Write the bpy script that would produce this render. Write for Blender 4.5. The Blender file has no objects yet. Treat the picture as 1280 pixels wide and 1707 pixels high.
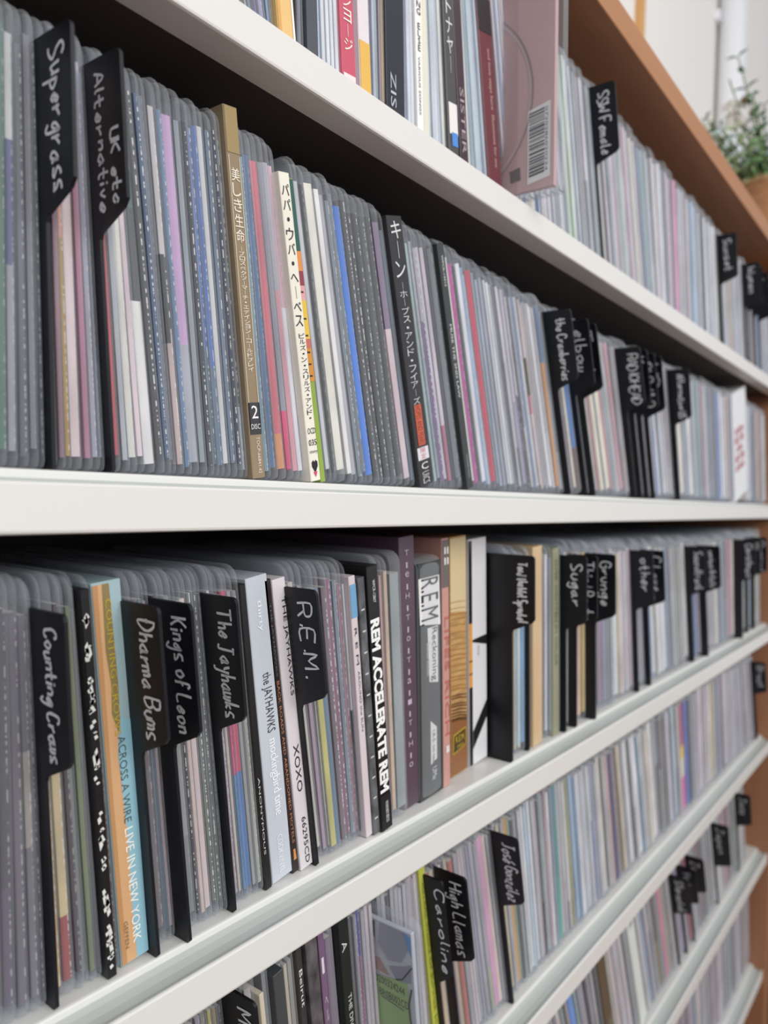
import bpy, bmesh, math, random
from mathutils import Vector, Matrix
random.seed(11)
SC = bpy.context.scene
COL = SC.collection

# ------------------------------------------------------------------ camera
F = 1281.0; CX, CY = 640.0, 853.5; CAMY = -0.21
ex = Vector((967.0, -3.5, -F)).normalized()
ez0 = (Vector((0, 1, 0)) - ex * ex.y).normalized()
ey0 = ez0.cross(ex)
PH = math.radians(2.0)
ey = math.cos(PH) * ey0 + math.sin(PH) * ez0
ez = math.cos(PH) * ez0 - math.sin(PH) * ey0
M = Matrix((ex, ey, ez))            # rows: world axes in camera space = camera-to-world rotation
CAM = Vector((0, CAMY, 0))
cd = bpy.data.cameras.new('camera'); cam = bpy.data.objects.new('camera', cd); COL.objects.link(cam)
cam.matrix_world = Matrix.Translation(CAM) @ M.to_4x4()
cd.sensor_fit = 'VERTICAL'; cd.sensor_height = 36.0; cd.lens = F / 1707 * 36.0
cd.clip_start = 0.01
cd.dof.use_dof = True; cd.dof.focus_distance = 0.315; cd.dof.aperture_fstop = 9.0
SC.camera = cam

def unproj(px, py, Y):
    """world point on the vertical plane y=Y seen at photograph pixel"""
    d = M @ Vector(((px - CX) / F, -(py - CY) / F, -1.0))
    return CAM + d * ((Y - CAM.y) / d.y)
def unproj_z(px, py, Z):
    d = M @ Vector(((px - CX) / F, -(py - CY) / F, -1.0))
    return CAM + d * ((Z - CAM.z) / d.z)
def proj(p):
    c = M.transposed() @ (Vector(p) - CAM)
    return CX + F * c.x / -c.z, CY - F * c.y / -c.z, -c.z
def x_at(px, Y, Z):
    """world x of the point (?,Y,Z) that projects to column px"""
    k = (px - CX) / F
    a = M.transposed()
    # (a0.p)= -k*(a2.p)
    r = a[0] + k * a[2]
    return -(r.y * (Y - CAM.y) + r.z * Z) / r.x

# ------------------------------------------------------------------ light
w = bpy.data.worlds.new('world'); SC.world = w; w.use_nodes = True
w.node_tree.nodes['Background'].inputs[0].default_value = (0.93, 0.95, 1.0, 1)
w.node_tree.nodes['Background'].inputs[1].default_value = 0.66
def area(name, loc, target, size, sizey, power, col):
    l = bpy.data.lights.new(name, 'AREA'); l.shape = 'RECTANGLE'; l.size = size; l.size_y = sizey
    l.energy = power; l.color = col
    o = bpy.data.objects.new(name, l); COL.objects.link(o); o.location = loc
    o.rotation_euler = (Vector(target) - Vector(loc)).to_track_quat('-Z', 'Y').to_euler()
    return o
area('window_light', (0.05, -1.6, 0.85), (0.5, 0, 0.0), 1.6, 1.1, 31.0, (1.0, 0.985, 0.96))
SC.view_settings.view_transform = 'Standard'; SC.view_settings.look = 'None'
SC.view_settings.exposure = 0.0; SC.view_settings.gamma = 1.0
SC.view_settings.use_curve_mapping = False
SC.cycles.transparent_max_bounces = 24

# ------------------------------------------------------------------ materials
def lin(c):
    if isinstance(c, str): c = tuple(int(c[i:i+2], 16) for i in (0, 2, 4))
    r = []
    for v in c[:3]:
        v = v / 255.0
        r.append(v / 12.92 if v <= 0.04045 else ((v + 0.055) / 1.055) ** 2.4)
    return tuple(r)
MATS = {}
def mat(name, col, rough=0.5, spec=0.5, bump=0.0, bscale=300, metal=0.0, coat=0.0):
    if name in MATS: return MATS[name]
    m = bpy.data.materials.new(name); m.use_nodes = True
    nt = m.node_tree; b = nt.nodes['Principled BSDF']
    b.inputs['Base Color'].default_value = (*lin(col), 1)
    b.inputs['Roughness'].default_value = rough
    b.inputs['Specular IOR Level'].default_value = spec
    b.inputs['Metallic'].default_value = metal
    b.inputs['Coat Weight'].default_value = coat
    if bump:
        tc = nt.nodes.new('ShaderNodeTexCoord'); n = nt.nodes.new('ShaderNodeTexNoise'); bu = nt.nodes.new('ShaderNodeBump')
        n.inputs['Scale'].default_value = bscale; bu.inputs['Strength'].default_value = bump; bu.inputs['Distance'].default_value = 0.0005
        nt.links.new(tc.outputs['Object'], n.inputs['Vector']); nt.links.new(n.outputs['Fac'], bu.inputs['Height'])
        nt.links.new(bu.outputs['Normal'], b.inputs['Normal'])
    MATS[name] = m
    return m
def attr_mat(name, rough, amount, scale, dashed=True, spec=0.5):
    """colour comes from each object's own printed colours; alpha carries how strongly bright dashes break up the edge"""
    m = bpy.data.materials.new(name); m.use_nodes = True; nt = m.node_tree; L = nt.links
    b = nt.nodes['Principled BSDF']; b.inputs['Roughness'].default_value = rough; b.inputs['Specular IOR Level'].default_value = spec
    ca = nt.nodes.new('ShaderNodeVertexColor'); ca.layer_name = 'Col'
    tc = nt.nodes.new('ShaderNodeTexCoord'); mp = nt.nodes.new('ShaderNodeMapping'); oi = nt.nodes.new('ShaderNodeObjectInfo')
    mp.inputs['Scale'].default_value = scale
    L.new(tc.outputs['Object'], mp.inputs['Vector'])
    mul = nt.nodes.new('ShaderNodeMath'); mul.operation = 'MULTIPLY'; mul.inputs[1].default_value = 37.0
    L.new(oi.outputs['Random'], mul.inputs[0]); 
    cmb = nt.nodes.new('ShaderNodeCombineXYZ'); L.new(mul.outputs[0], cmb.inputs[2]); L.new(mul.outputs[0], cmb.inputs[0])
    L.new(cmb.outputs[0], mp.inputs['Location'])
    n = nt.nodes.new('ShaderNodeTexNoise'); n.inputs['Scale'].default_value = 1.0; n.inputs['Detail'].default_value = 4
    L.new(mp.outputs[0], n.inputs['Vector'])
    hs = nt.nodes.new('ShaderNodeMapRange'); hs.inputs[1].default_value = 0.3; hs.inputs[2].default_value = 0.7
    hs.inputs[3].default_value = 1 - amount; hs.inputs[4].default_value = 1 + amount * 0.6
    L.new(n.outputs['Fac'], hs.inputs[0])
    mx = nt.nodes.new('ShaderNodeVectorMath'); mx.operation = 'SCALE'
    L.new(ca.outputs['Color'], mx.inputs[0]); L.new(hs.outputs[0], mx.inputs['Scale'])
    out = mx.outputs[0]
    if dashed:
        n2 = nt.nodes.new('ShaderNodeTexNoise'); n2.inputs['Scale'].default_value = 1.0; n2.inputs['Detail'].default_value = 2
        mp2 = nt.nodes.new('ShaderNodeMapping'); mp2.inputs['Scale'].default_value = (120, 60, 560); L.new(tc.outputs['Object'], mp2.inputs['Vector']); L.new(cmb.outputs[0], mp2.inputs['Location']); L.new(mp2.outputs[0], n2.inputs['Vector'])
        gt = nt.nodes.new('ShaderNodeMapRange'); gt.inputs[1].default_value = 0.50; gt.inputs[2].default_value = 0.56
        L.new(n2.outputs['Fac'], gt.inputs[0])
        m2 = nt.nodes.new('ShaderNodeMath'); m2.operation = 'MULTIPLY'; L.new(gt.outputs[0], m2.inputs[0]); L.new(ca.outputs['Alpha'], m2.inputs[1])
        mix = nt.nodes.new('ShaderNodeMix'); mix.data_type = 'RGBA'
        L.new(m2.outputs[0], mix.inputs['Factor']); L.new(out, mix.inputs['A']); mix.inputs['B'].default_value = (0.85, 0.85, 0.83, 1)
        out = mix.outputs['Result']
    L.new(out, b.inputs['Base Color'])
    return m
M_BOOK = attr_mat('printed_booklet', 0.42, 0.22, (60, 60, 26))
M_CASE = attr_mat('printed_card', 0.33, 0.05, (60, 60, 30), dashed=False)
M_MOTTLE = attr_mat('mottled_print', 0.4, 0.75, (150, 70, 90), dashed=False)

def sleeve_mat():
    m = bpy.data.materials.new('clear_plastic_sleeve'); m.use_nodes = True; nt = m.node_tree; L = nt.links
    b = nt.nodes['Principled BSDF']; b.inputs['Base Color'].default_value = (*lin('d8dce0'), 1)
    b.inputs['Roughness'].default_value = 0.28; b.inputs['Specular IOR Level'].default_value = 0.6
    t = nt.nodes.new('ShaderNodeBsdfTransparent'); t.inputs[0].default_value = (0.95, 0.96, 0.98, 1)
    mx = nt.nodes.new('ShaderNodeMixShader'); lw = nt.nodes.new('ShaderNodeLayerWeight'); lw.inputs[0].default_value = 0.22
    mr = nt.nodes.new('ShaderNodeMapRange'); mr.inputs[3].default_value = 0.12; mr.inputs[4].default_value = 0.36
    L.new(lw.outputs['Facing'], mr.inputs[0]); L.new(mr.outputs[0], mx.inputs[0])
    L.new(t.outputs[0], mx.inputs[1]); L.new(b.outputs[0], mx.inputs[2])
    L.new(mx.outputs[0], nt.nodes['Material Output'].inputs['Surface'])
    tc = nt.nodes.new('ShaderNodeTexCoord'); n = nt.nodes.new('ShaderNodeTexNoise'); n.inputs['Scale'].default_value = 90
    bu = nt.nodes.new('ShaderNodeBump'); bu.inputs['Strength'].default_value = 0.25; bu.inputs['Distance'].default_value = 0.001
    L.new(tc.outputs['Object'], n.inputs['Vector']); L.new(n.outputs['Fac'], bu.inputs['Height']); L.new(bu.outputs[0], b.inputs['Normal'])
    return m
M_SLEEVE = sleeve_mat()
M_WHITE = mat('white_lacquer', 'dbdad6', 0.34, 0.45, 0.03, 60)
M_GROOVE_SHADE = mat('groove_shade_grey', 'b3b8b4', 0.4, 0.4)  # shading of the white groove, put into a grey base colour
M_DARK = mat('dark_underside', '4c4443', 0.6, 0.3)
M_BLACKPL = mat('black_divider_plastic', '0f1118', 0.42, 0.4, 0.08, 500)
M_INK = mat('white_marker_ink', 'dfe3e8', 0.6)
def wood(name, c1, c2, scale):
    m = bpy.data.materials.new(name); m.use_nodes = True; nt = m.node_tree; L = nt.links; b = nt.nodes['Principled BSDF']
    tc = nt.nodes.new('ShaderNodeTexCoord'); mp = nt.nodes.new('ShaderNodeMapping'); mp.inputs['Scale'].default_value = scale
    n = nt.nodes.new('ShaderNodeTexNoise'); n.inputs['Scale'].default_value = 1; n.inputs['Detail'].default_value = 5
    mx = nt.nodes.new('ShaderNodeMix'); mx.data_type = 'RGBA'; mx.inputs['A'].default_value = (*lin(c1), 1); mx.inputs['B'].default_value = (*lin(c2), 1)
    L.new(tc.outputs['Object'], mp.inputs[0]); L.new(mp.outputs[0], n.inputs[0]); L.new(n.outputs['Fac'], mx.inputs['Factor']); L.new(mx.outputs['Result'], b.inputs['Base Color'])
    b.inputs['Roughness'].default_value = 0.5
    return m
M_WOOD = wood('brown_laminate', '9c6a42', 'b07a50', (6, 90, 90))
M_WOODV = wood('brown_laminate_upright', '94664a', 'a87656', (90, 90, 6))
M_FLAME = wood('golden_wood_print', '7a4c22', 'e0b878', (60, 30, 330))

# ------------------------------------------------------------------ mesh helpers
def link(name, me, parent=None, mats=()):
    for m in mats: me.materials.append(m)
    o = bpy.data.objects.new(name, me); COL.objects.link(o)
    if parent: o.parent = parent
    return o
def mesh_from(verts, faces, cols=None, mis=None, smooth=False):
    me = bpy.data.meshes.new('mesh'); me.from_pydata(verts, [], faces)
    if cols:
        a = me.color_attributes.new('Col', 'FLOAT_COLOR', 'CORNER'); i = 0
        for f, c in zip(faces, cols):
            for _ in f: a.data[i].color = c; i += 1
    if mis: me.polygons.foreach_set('material_index', mis)
    if smooth: me.polygons.foreach_set('use_smooth', [True] * len(faces))
    me.update()
    return me
def box_vf(x0, y0, z0, x1, y1, z1):
    v = [(x0,y0,z0),(x1,y0,z0),(x1,y1,z0),(x0,y1,z0),(x0,y0,z1),(x1,y0,z1),(x1,y1,z1),(x0,y1,z1)]
    f = [(0,3,2,1),(4,5,6,7),(0,1,5,4),(1,2,6,5),(2,3,7,6),(3,0,4,7)]
    return v, f
def bev_box(x0, y0, z0, x1, y1, z1, r=0.0004, seg=1):
    bm = bmesh.new(); v, f = box_vf(x0, y0, z0, x1, y1, z1)
    vs = [bm.verts.new(p) for p in v]
    for q in f: bm.faces.new([vs[i] for i in q])
    bmesh.ops.bevel(bm, geom=bm.edges[:], offset=r, segments=seg, affect='EDGES', profile=0.5)
    me = bpy.data.meshes.new('mesh'); bm.to_mesh(me); bm.free(); return me
def prism_x(profile, x0, x1, smooth=False):
    """closed (y,z) profile extruded along x"""
    n = len(profile); v = [(x0, y, z) for y, z in profile] + [(x1, y, z) for y, z in profile]
    f = [(i, i + n, (i + 1) % n + n, (i + 1) % n) for i in range(n)] + [tuple(range(n)), tuple(range(2 * n - 1, n - 1, -1))]
    me = mesh_from(v, f); bm = bmesh.new(); bm.from_mesh(me); bmesh.ops.recalc_face_normals(bm, faces=bm.faces[:]); bm.to_mesh(me); bm.free()
    return me
def arc(cy, cz, r, a0, a1, n):
    return [(cy + r * math.cos(math.radians(a0 + (a1 - a0) * i / n)), cz + r * math.sin(math.radians(a0 + (a1 - a0) * i / n))) for i in range(n + 1)]
def empty(name, loc, label=None, cat=None, group=None, lean=0.0):
    o = bpy.data.objects.new(name, None); COL.objects.link(o); o.location = loc; o.rotation_euler = (0, -lean, 0)
    o.empty_display_size = 0.02
    tag(o, label, cat, group); return o
def tag(o, label=None, cat=None, group=None, kind=None):
    if label: o['label'] = label
    if cat: o['category'] = cat
    if group: o['group'] = group
    if kind: o['kind'] = kind

# --- lettering -------------------------------------------------------
_tc = {}
def text_geo(s, bold=0.0):
    """flat mesh of a typed string: (verts2d, faces, x0, y0, w, h)"""
    if (s, bold) in _tc: return _tc[(s, bold)]
    c = bpy.data.curves.new('t', 'FONT'); c.body = s; c.resolution_u = 2; c.offset = bold
    o = bpy.data.objects.new('t', c); COL.objects.link(o); bpy.context.view_layer.update()
    me = bpy.data.meshes.new_from_object(o.evaluated_get(bpy.context.evaluated_depsgraph_get()))
    vs = [(v.co.x, v.co.y) for v in me.vertices]; fs = [tuple(p.vertices) for p in me.polygons]
    bpy.data.objects.remove(o); bpy.data.curves.remove(c); bpy.data.meshes.remove(me)
    xs = [v[0] for v in vs] or [0]; ys = [v[1] for v in vs] or [0]
    _tc[(s, bold)] = (vs, fs, min(xs), min(ys), max(xs) - min(xs) or 1, max(ys) - min(ys) or 1)
    return _tc[(s, bold)]
def place2d(vs, fs, org, right, up, flip=False):
    org, right, up = Vector(org), Vector(right), Vector(up)
    return [tuple(org + right * a + up * b) for a, b in vs], [tuple(f) for f in fs]
def lettering(parent, s, org, right, up, length, height, m, stacked=False, name='lettering', bold=0):
    """text box: org is its start corner on the baseline, 'right' the reading direction"""
    V, Fs = [], []
    if stacked:
        n = len(s); step = length / n
        for i, ch in enumerate(s):
            if ch == ' ': continue
            vs, fs, x0, y0, ww, hh = text_geo({'ー': '|', '~': '|'}.get(ch, ch))
            k = step * 0.86; big = max(ww, hh, 0.6)
            sx = min(height, k * 1.8) / max(ww, .6) if ch not in 'ー|~' else height * 0.5 / big
            sy = k / big
            cx = (height - ww * sx) / 2; cz = i * step + (step - hh * sy) / 2
            off = len(V)
            cx = (height - ww * sx) / 2; pad = (step - hh * sy) / 2
            for a, b in vs: V.append((i * step + pad + (hh - (b - y0)) * sy, (a - x0) * sx + cx))
            Fs += [tuple(q + off for q in f) for f in fs]
    else:
        vs, fs, x0, y0, ww, hh = text_geo(s, bold)
        V = [((a - x0) / ww * length, (b - y0) / hh * height) for a, b in vs]; Fs = fs
    v3, f3 = place2d(V, Fs, org, right, up)
    return link(name, mesh_from(v3, f3), parent, [m])

GL = {  # handwriting strokes, digits are x,y on a 0-9 grid; baseline 3, x-height 6, capitals 9
'a':"56 35 24 33 43 55 56 54 63",'b':"29 23 43 54 45 25",'c':"55 46 35 24 33 43 54",'d':"55 35 24 33 43 54 59 53",'e':"24 55 46 35 24 33 43 54",
'f':"58 49 38 33;25 46",'g':"56 35 24 33 44 56 52 40 21",'h':"29 23;25 46 55 53",'i':"26 23;28 27",'j':"36 31 20;38 37",'k':"29 23;55 24 53",'l':"29 24 33",
'm':"16 13;15 26 35 33;35 46 55 53",'n':"26 23;25 46 55 53",'o':"46 25 24 33 43 54 55 46",'p':"26 20;26 45 54 43 23",'q':"55 35 24 43 54 56 50",'r':"26 23;24 35 56",
's':"56 36 25 44 53 43 23",'t':"39 34 43 53;16 56",'u':"26 24 33 43 54;56 53",'v':"26 33 56",'w':"16 13 34 36;34 43 54 56",'x':"26 53;56 23",'y':"26 34 44;56 40 20",'z':"26 56 23 53",
'A':"13 39 53;25 45",'B':"19 13 43 54 55 46 16;46 57 58 49 19",'C':"58 49 29 17 15 23 43 54",'D':"19 13 33 55 57 39 19;06 26",'E':"59 19 13 53;16 46",'F':"59 19 13;16 46",
'G':"58 49 29 17 14 33 53 56 36",'H':"19 13;59 53;16 56",'I':"39 33",'J':"29 69;49 44 33 13",'K':"19 13;59 26 53",'L':"19 13 53",'M':"13 19 35 59 63",'N':"13 19 53 59",'O':"39 17 15 33 55 57 39",
'P':"13 19 49 57 46 16",'R':"13 19 49 57 46 16;36 53",'S':"58 39 18 26 45 54 33 13",'T':"09 69;39 33",'U':"19 14 33 43 54 59",'W':"09 13 36 53 69",'Y':"19 36 59;36 33",'Z':"19 59 13 53",
'.':"33 34",'2':"18 39 58 56 13 53",'ñ':"26 23;25 46 55 53",'á':"56 35 24 33 43 55 56 54 63;48 59",'é':"24 55 46 35 24 33 43 54;37 59",'í':"26 23;27 49",'~':"15 26 45 56",'3':"29 58 36 55 33 13"}
def handwriting(parent, s, org, right, up, length, height, width=0.0006, seed=0, m=None):
    rnd = random.Random(seed + 7); pen = 0.0; lines = []
    for ch in s:
        if ch == ' ': pen += 3.2; continue
        g = GL.get(ch, GL['o']); mxx = 0; dy = rnd.uniform(-0.5, 0.5)
        for st in g.split(';'):
            pts = [(int(p[0]) + rnd.uniform(-.25, .25), int(p[1]) + dy + rnd.uniform(-.25, .25)) for p in st.split()]
            mxx = max(mxx, max(p[0] for p in pts)); lines.append([(pen + a, b) for a, b in pts])
        pen += mxx - 0.2
    tot = pen or 1; V, Fs = [], []
    for pts in lines:
        P = [(a / tot * length, (b - 1.5) / 7.5 * height) for a, b in pts]
        Q = []
        for i in range(len(P) - 1):         # Catmull-Rom
            p0 = P[max(i - 1, 0)]; p1 = P[i]; p2 = P[i + 1]; p3 = P[min(i + 2, len(P) - 1)]
            for t in (0, 0.34, 0.67):
                Q.append(tuple(0.5 * ((2*p1[k]) + (-p0[k]+p2[k])*t + (2*p0[k]-5*p1[k]+4*p2[k]-p3[k])*t*t + (-p0[k]+3*p1[k]-3*p2[k]+p3[k])*t**3) for k in (0, 1)))
        Q.append(P[-1])
        if len(Q) < 2: continue
        base = len(V)
        for i, q in enumerate(Q):
            a = Q[max(i - 1, 0)]; b = Q[min(i + 1, len(Q) - 1)]
            dx, dy = b[0] - a[0], b[1] - a[1]; l = math.hypot(dx, dy) or 1
            ww = width * 0.5 * rnd.uniform(0.85, 1.15)
            V.append((q[0] - dy / l * ww, q[1] + dx / l * ww)); V.append((q[0] + dy / l * ww, q[1] - dx / l * ww))
        for i in range(len(Q) - 1):
            k = base + 2 * i; Fs.append((k, k + 1, k + 3, k + 2))
    v3, f3 = place2d(V, Fs, org, right, up)
    return link('handwriting', mesh_from(v3, f3), parent, [m or M_INK])

# ------------------------------------------------------------------ bookcase
XE = 1.2225                                   # inner face of the right-hand side panel
SURF = {'A': 0.1775, 'B': 0.0054, 'C': -0.1661, 'D': -0.3297, 'E': -0.4947, 'F': -0.6663}
case = empty('bookcase', (0.5, 0.08, -0.86), 'tall brown laminate bookcase with white ledged shelves full of discs', 'bookcase')
inv = Matrix.Translation(-Vector(case.location))
def kid(name, me, parent=case, mats=()):
    o = link(name, me, None, mats); o.parent = parent
    if parent is case: o.matrix_parent_inverse = inv
    return o
XL = -0.12; TOPZ = 0.3375; DEPTH = 0.19
tp = bev_box(XL - 0.02, -0.002, TOPZ, 1.62, DEPTH + 0.01, TOPZ + 0.0205, 0.0008, 2); kid('top_board', tp, mats=[M_WOOD])
kid('side_panel', bev_box(XE, -0.004, -0.86, XE + 0.018, DEPTH, TOPZ - 0.0003, 0.0006), mats=[M_WOODV])
kid('side_panel', bev_box(1.602, -0.004, -0.86, 1.62, DEPTH, TOPZ - 0.0003, 0.0006), mats=[M_WOODV])
kid('side_panel', bev_box(XL - 0.02, 0.004, -0.86, XL - 0.002, DEPTH, TOPZ - 0.0003, 0.0006), mats=[M_WOODV])
kid('back_panel', bev_box(XL - 0.002, DEPTH - 0.006, -0.86, 1.602, DEPTH, TOPZ - 0.0003, 0.0004), mats=[M_DARK])
kid('bottom_board', bev_box(XL - 0.002, 0.004, -0.86, XE - 0.0003, DEPTH - 0.007, -0.83, 0.0006), mats=[M_WOOD])
LIP = 0.0038; LB = 0.0190
prof = [(0.0, -LB + 0.0012), (0.0, -LIP - 0.0008), (0.0003, -LIP - 0.0002), (0.0008, -LIP), (0.0014, -LIP), (0.0018, -LIP - 0.0003), (0.0020, -LIP - 0.0030),
        (0.0128, -LIP - 0.0030), (0.0130, -0.0008), (0.0134, -0.0002), (0.0142, 0.0),
        (DEPTH - 0.0065, 0.0), (DEPTH - 0.0065, -0.0035), (0.0165, -0.0035), (0.0160, -LB + 0.0006), (0.0152, -LB), (0.0012, -LB), (0.0003, -LB + 0.0004)]
strip = [(0.0020, -LIP - 0.0029), (0.0020, -LIP - 0.0007), (0.0045, -LIP - 0.0014), (0.0080, -LIP - 0.0012), (0.0110, -LIP - 0.0002), (0.0129, -LIP + 0.0011), (0.0128, -LIP - 0.0029)]  # added band lining the groove; its grey stands in for shade on the slope
for k, z in SURF.items():
    me = prism_x([(y, zz + z) for y, zz in prof], XL, XE - 0.0005)
    sh = kid('shelf', me, mats=[M_WHITE])
    link('groove_shade_band', prism_x([(y, zz + z) for y, zz in strip], XL + .0005, XE - 0.0008), sh, [M_GROOVE_SHADE])
    bd = bev_box(XL, 0.0168, z - 0.0150, XE - 0.0006, DEPTH - 0.0066, z - 0.0036, 0.0003)
    b = link('shelf_board', bd, sh, [M_DARK])

# ------------------------------------------------------------------ room
def room_wall(name, v, m):
    o = link(name, mesh_from(v, [(0, 1, 2, 3)]), None, [m]); tag(o, kind='structure'); return o
M_WALL = mat('cream_painted_wall', 'ece9e5', 0.8, 0.2, 0.1, 40)
M_FLOOR = wood('dark_wood_floor', '6e4c34', '84603f', (40, 3, 3))
me = bev_box(-2.6, .235, -.90, 4.2, .300, 1.7, .0005); wb = link('wall_back', me, None, [M_WALL]); tag(wb, kind='structure')
me = bev_box(-2.6, -3.2, -.95, 4.2, .235, -.8995, .0005); fl = link('floor', me, None, [M_FLOOR]); tag(fl, kind='structure')
def cyl(r, h, n=28):
    V = []; Fs = []
    for z in (0, h):
        for i in range(n): V.append((r * math.cos(2 * math.pi * i / n), r * math.sin(2 * math.pi * i / n), z))
    Fs = [(i, (i + 1) % n, (i + 1) % n + n, i + n) for i in range(n)] + [tuple(range(n - 1, -1, -1)), tuple(range(n, 2 * n))]
    return mesh_from(V, Fs)
pp = empty('heating_pipe', (x_at(1207, .205, .5), .205, -.9), 'white vertical pipe running up the cream wall', 'pipe')
pm = cyl(.026, 2.55); pm.polygons.foreach_set('use_smooth', [len(p.vertices) == 4 for p in pm.polygons]); link('pipe_tube', pm, pp, [mat('white_pipe_paint', 'f0f1f4', .3, .5)])
for z in (.9, 1.9): link('pipe_clip', bev_box(-.03, .02, z, .03, .0315, z + .02, .001), pp, [mat('white_pipe_paint', 'f0f1f4')])
bt = link('wooden_batten', bev_box(x_at(1050, .23, .42), .224, .4, x_at(1050, .23, .42) + .018, .2349, 1.7, .0008), None, [wood('pale_wood_batten', 'd9a86a', 'c99354', (90, 90, 8))])
tag(bt, 'narrow pale wooden batten running up the wall above the bookcase', 'batten')

# ------------------------------------------------------------------ plant
def leaf_mesh(V, Fs, base, d, up, L, W, fold=.25):
    d = d.normalized(); side = d.cross(up).normalized(); nn = side.cross(d).normalized(); k = len(V)
    for f, w in ((0, .12), (.3, .9), (.62, .85), (1, .02)):
        c = base + d * (L * f) - nn * (L * .22 * f * f)
        V += [tuple(c - side * W * w * .5 + nn * W * fold * w), tuple(c), tuple(c + side * W * w * .5 + nn * W * fold * w)]
    for i in range(3):
        a = k + 3 * i; Fs += [(a, a + 1, a + 4, a + 3), (a + 1, a + 2, a + 5, a + 4)]
PX, PY = 1.300, 0.045; PZ = TOPZ + .0208
pot = empty('potted_plant', (PX, PY, PZ), 'leafy green houseplant with a purple flower spike in a brown pot', 'plant')
pr = random.Random(8)
def lathe(prof, n=32):
    V = []; Fs = []
    for r, z in prof:
        for i in range(n): V.append((r * math.cos(2 * math.pi * i / n), r * math.sin(2 * math.pi * i / n), z))
    m = len(prof)
    for j in range(m - 1):
        for i in range(n): Fs.append((j * n + i, j * n + (i + 1) % n, (j + 1) * n + (i + 1) % n, (j + 1) * n + i))
    Fs.append(tuple(range(n - 1, -1, -1)))
    return mesh_from(V, Fs, smooth=True)
link('pot', lathe([(.030, 0), (.034, .010), (.042, .06), (.047, .118), (.050, .126), (.051, .135), (.048, .136), (.045, .128), (.040, .122), (.001, .120)]), pot, [wood('woven_brown_pot', '8a5c3a', 'b88a5e', (60, 60, 240))])
link('pot_rim', lathe([(.0495, .130), (.0535, .132), (.0535, .140), (.0490, .141), (.0485, .134)]), pot, [mat('pale_straw_rim', 'cdb48e', .7)])
greens = [('3f6b44', 'deep_green_leaf'), ('6d9460', 'mid_green_leaf'), ('9fb486', 'pale_green_leaf'), ('b9cfd2', 'silver_blue_leaf')]
def tube(V, Fs, pts, r):
    k0 = len(V)
    for i, p in enumerate(pts):
        a = pts[max(0, i - 1)]; b = pts[min(len(pts) - 1, i + 1)]; d = (b - a).normalized(); s1 = d.cross(Vector((.3, .9, .2))).normalized(); s2 = d.cross(s1)
        for q in range(5): an = q * 2 * math.pi / 5; V.append(tuple(p + (s1 * math.cos(an) + s2 * math.sin(an)) * r))
    for i in range(len(pts) - 1):
        for q in range(5): Fs.append((k0 + 5 * i + q, k0 + 5 * i + (q + 1) % 5, k0 + 5 * i + 5 + (q + 1) % 5, k0 + 5 * i + 5 + q))
def sprig(base, tip, nl, L, W, mi, bend=.2, name='leafy_stem'):
    V, Fs = [], []; mid = (base + tip) / 2 + Vector((pr.uniform(-1, 1), pr.uniform(-1, 1), pr.uniform(0, 1))) * (tip - base).length * bend * .3
    pts = [base * (1 - u) ** 2 + mid * 2 * u * (1 - u) + tip * u * u for u in [i / 7 for i in range(8)]]
    tube(V, Fs, pts, .0011)
    ns = len(Fs)
    for i in range(nl):
        u = .25 + .75 * i / max(1, nl - 1); p = base * (1 - u) ** 2 + mid * 2 * u * (1 - u) + tip * u * u
        ax = (tip - base).normalized(); a = i * 1.57 * (1 if i % 2 else 1) + pr.uniform(-.3, .3)
        s1 = ax.cross(Vector((.1, .2, 1))).normalized() if abs(ax.z) < .95 else ax.cross(Vector((1, 0, 0))).normalized(); s2 = ax.cross(s1)
        for sg in (1, -1):
            dd = (s1 * math.cos(a) + s2 * math.sin(a)) * sg + ax * .55
            leaf_mesh(V, Fs, p, dd, ax, L * pr.uniform(.8, 1.15) * (1 - .35 * u), W * (1 - .3 * u))
    me = mesh_from(V, Fs, mis=[0] * ns + [1] * (len(Fs) - ns)); return link(name, me, pot, [mat('leaf_stem', '6c7c50', .6), mat(greens[mi][1], greens[mi][0], .5)])
for i in range(120):
    a = pr.uniform(0, 2 * math.pi); r = pr.uniform(.0, .034); el = pr.uniform(.05, 1.3); ln = pr.uniform(.055, .118)
    b = Vector((r * math.cos(a), r * math.sin(a), .125)); out = Vector((math.cos(a) * math.cos(el), math.sin(a) * math.cos(el), math.sin(el))); ln *= pr.choice((1, 1.25)); out += Vector((-.30, .22, .12)) * pr.random()
    sprig(b, b + out * ln, 5, pr.uniform(.017, .027), pr.uniform(.010, .015), pr.choice((0, 0, 1, 1, 2, 2, 3)))
sprig(Vector((-.018, .0, .13)), Vector((-.058, .040, .318)), 7, .026, .012, 0, .1, 'tall_stem'); sprig(Vector((.02, -.01, .13)), Vector((.052, -.03, .270)), 7, .026, .012, 1, .1, 'tall_stem')
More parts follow.
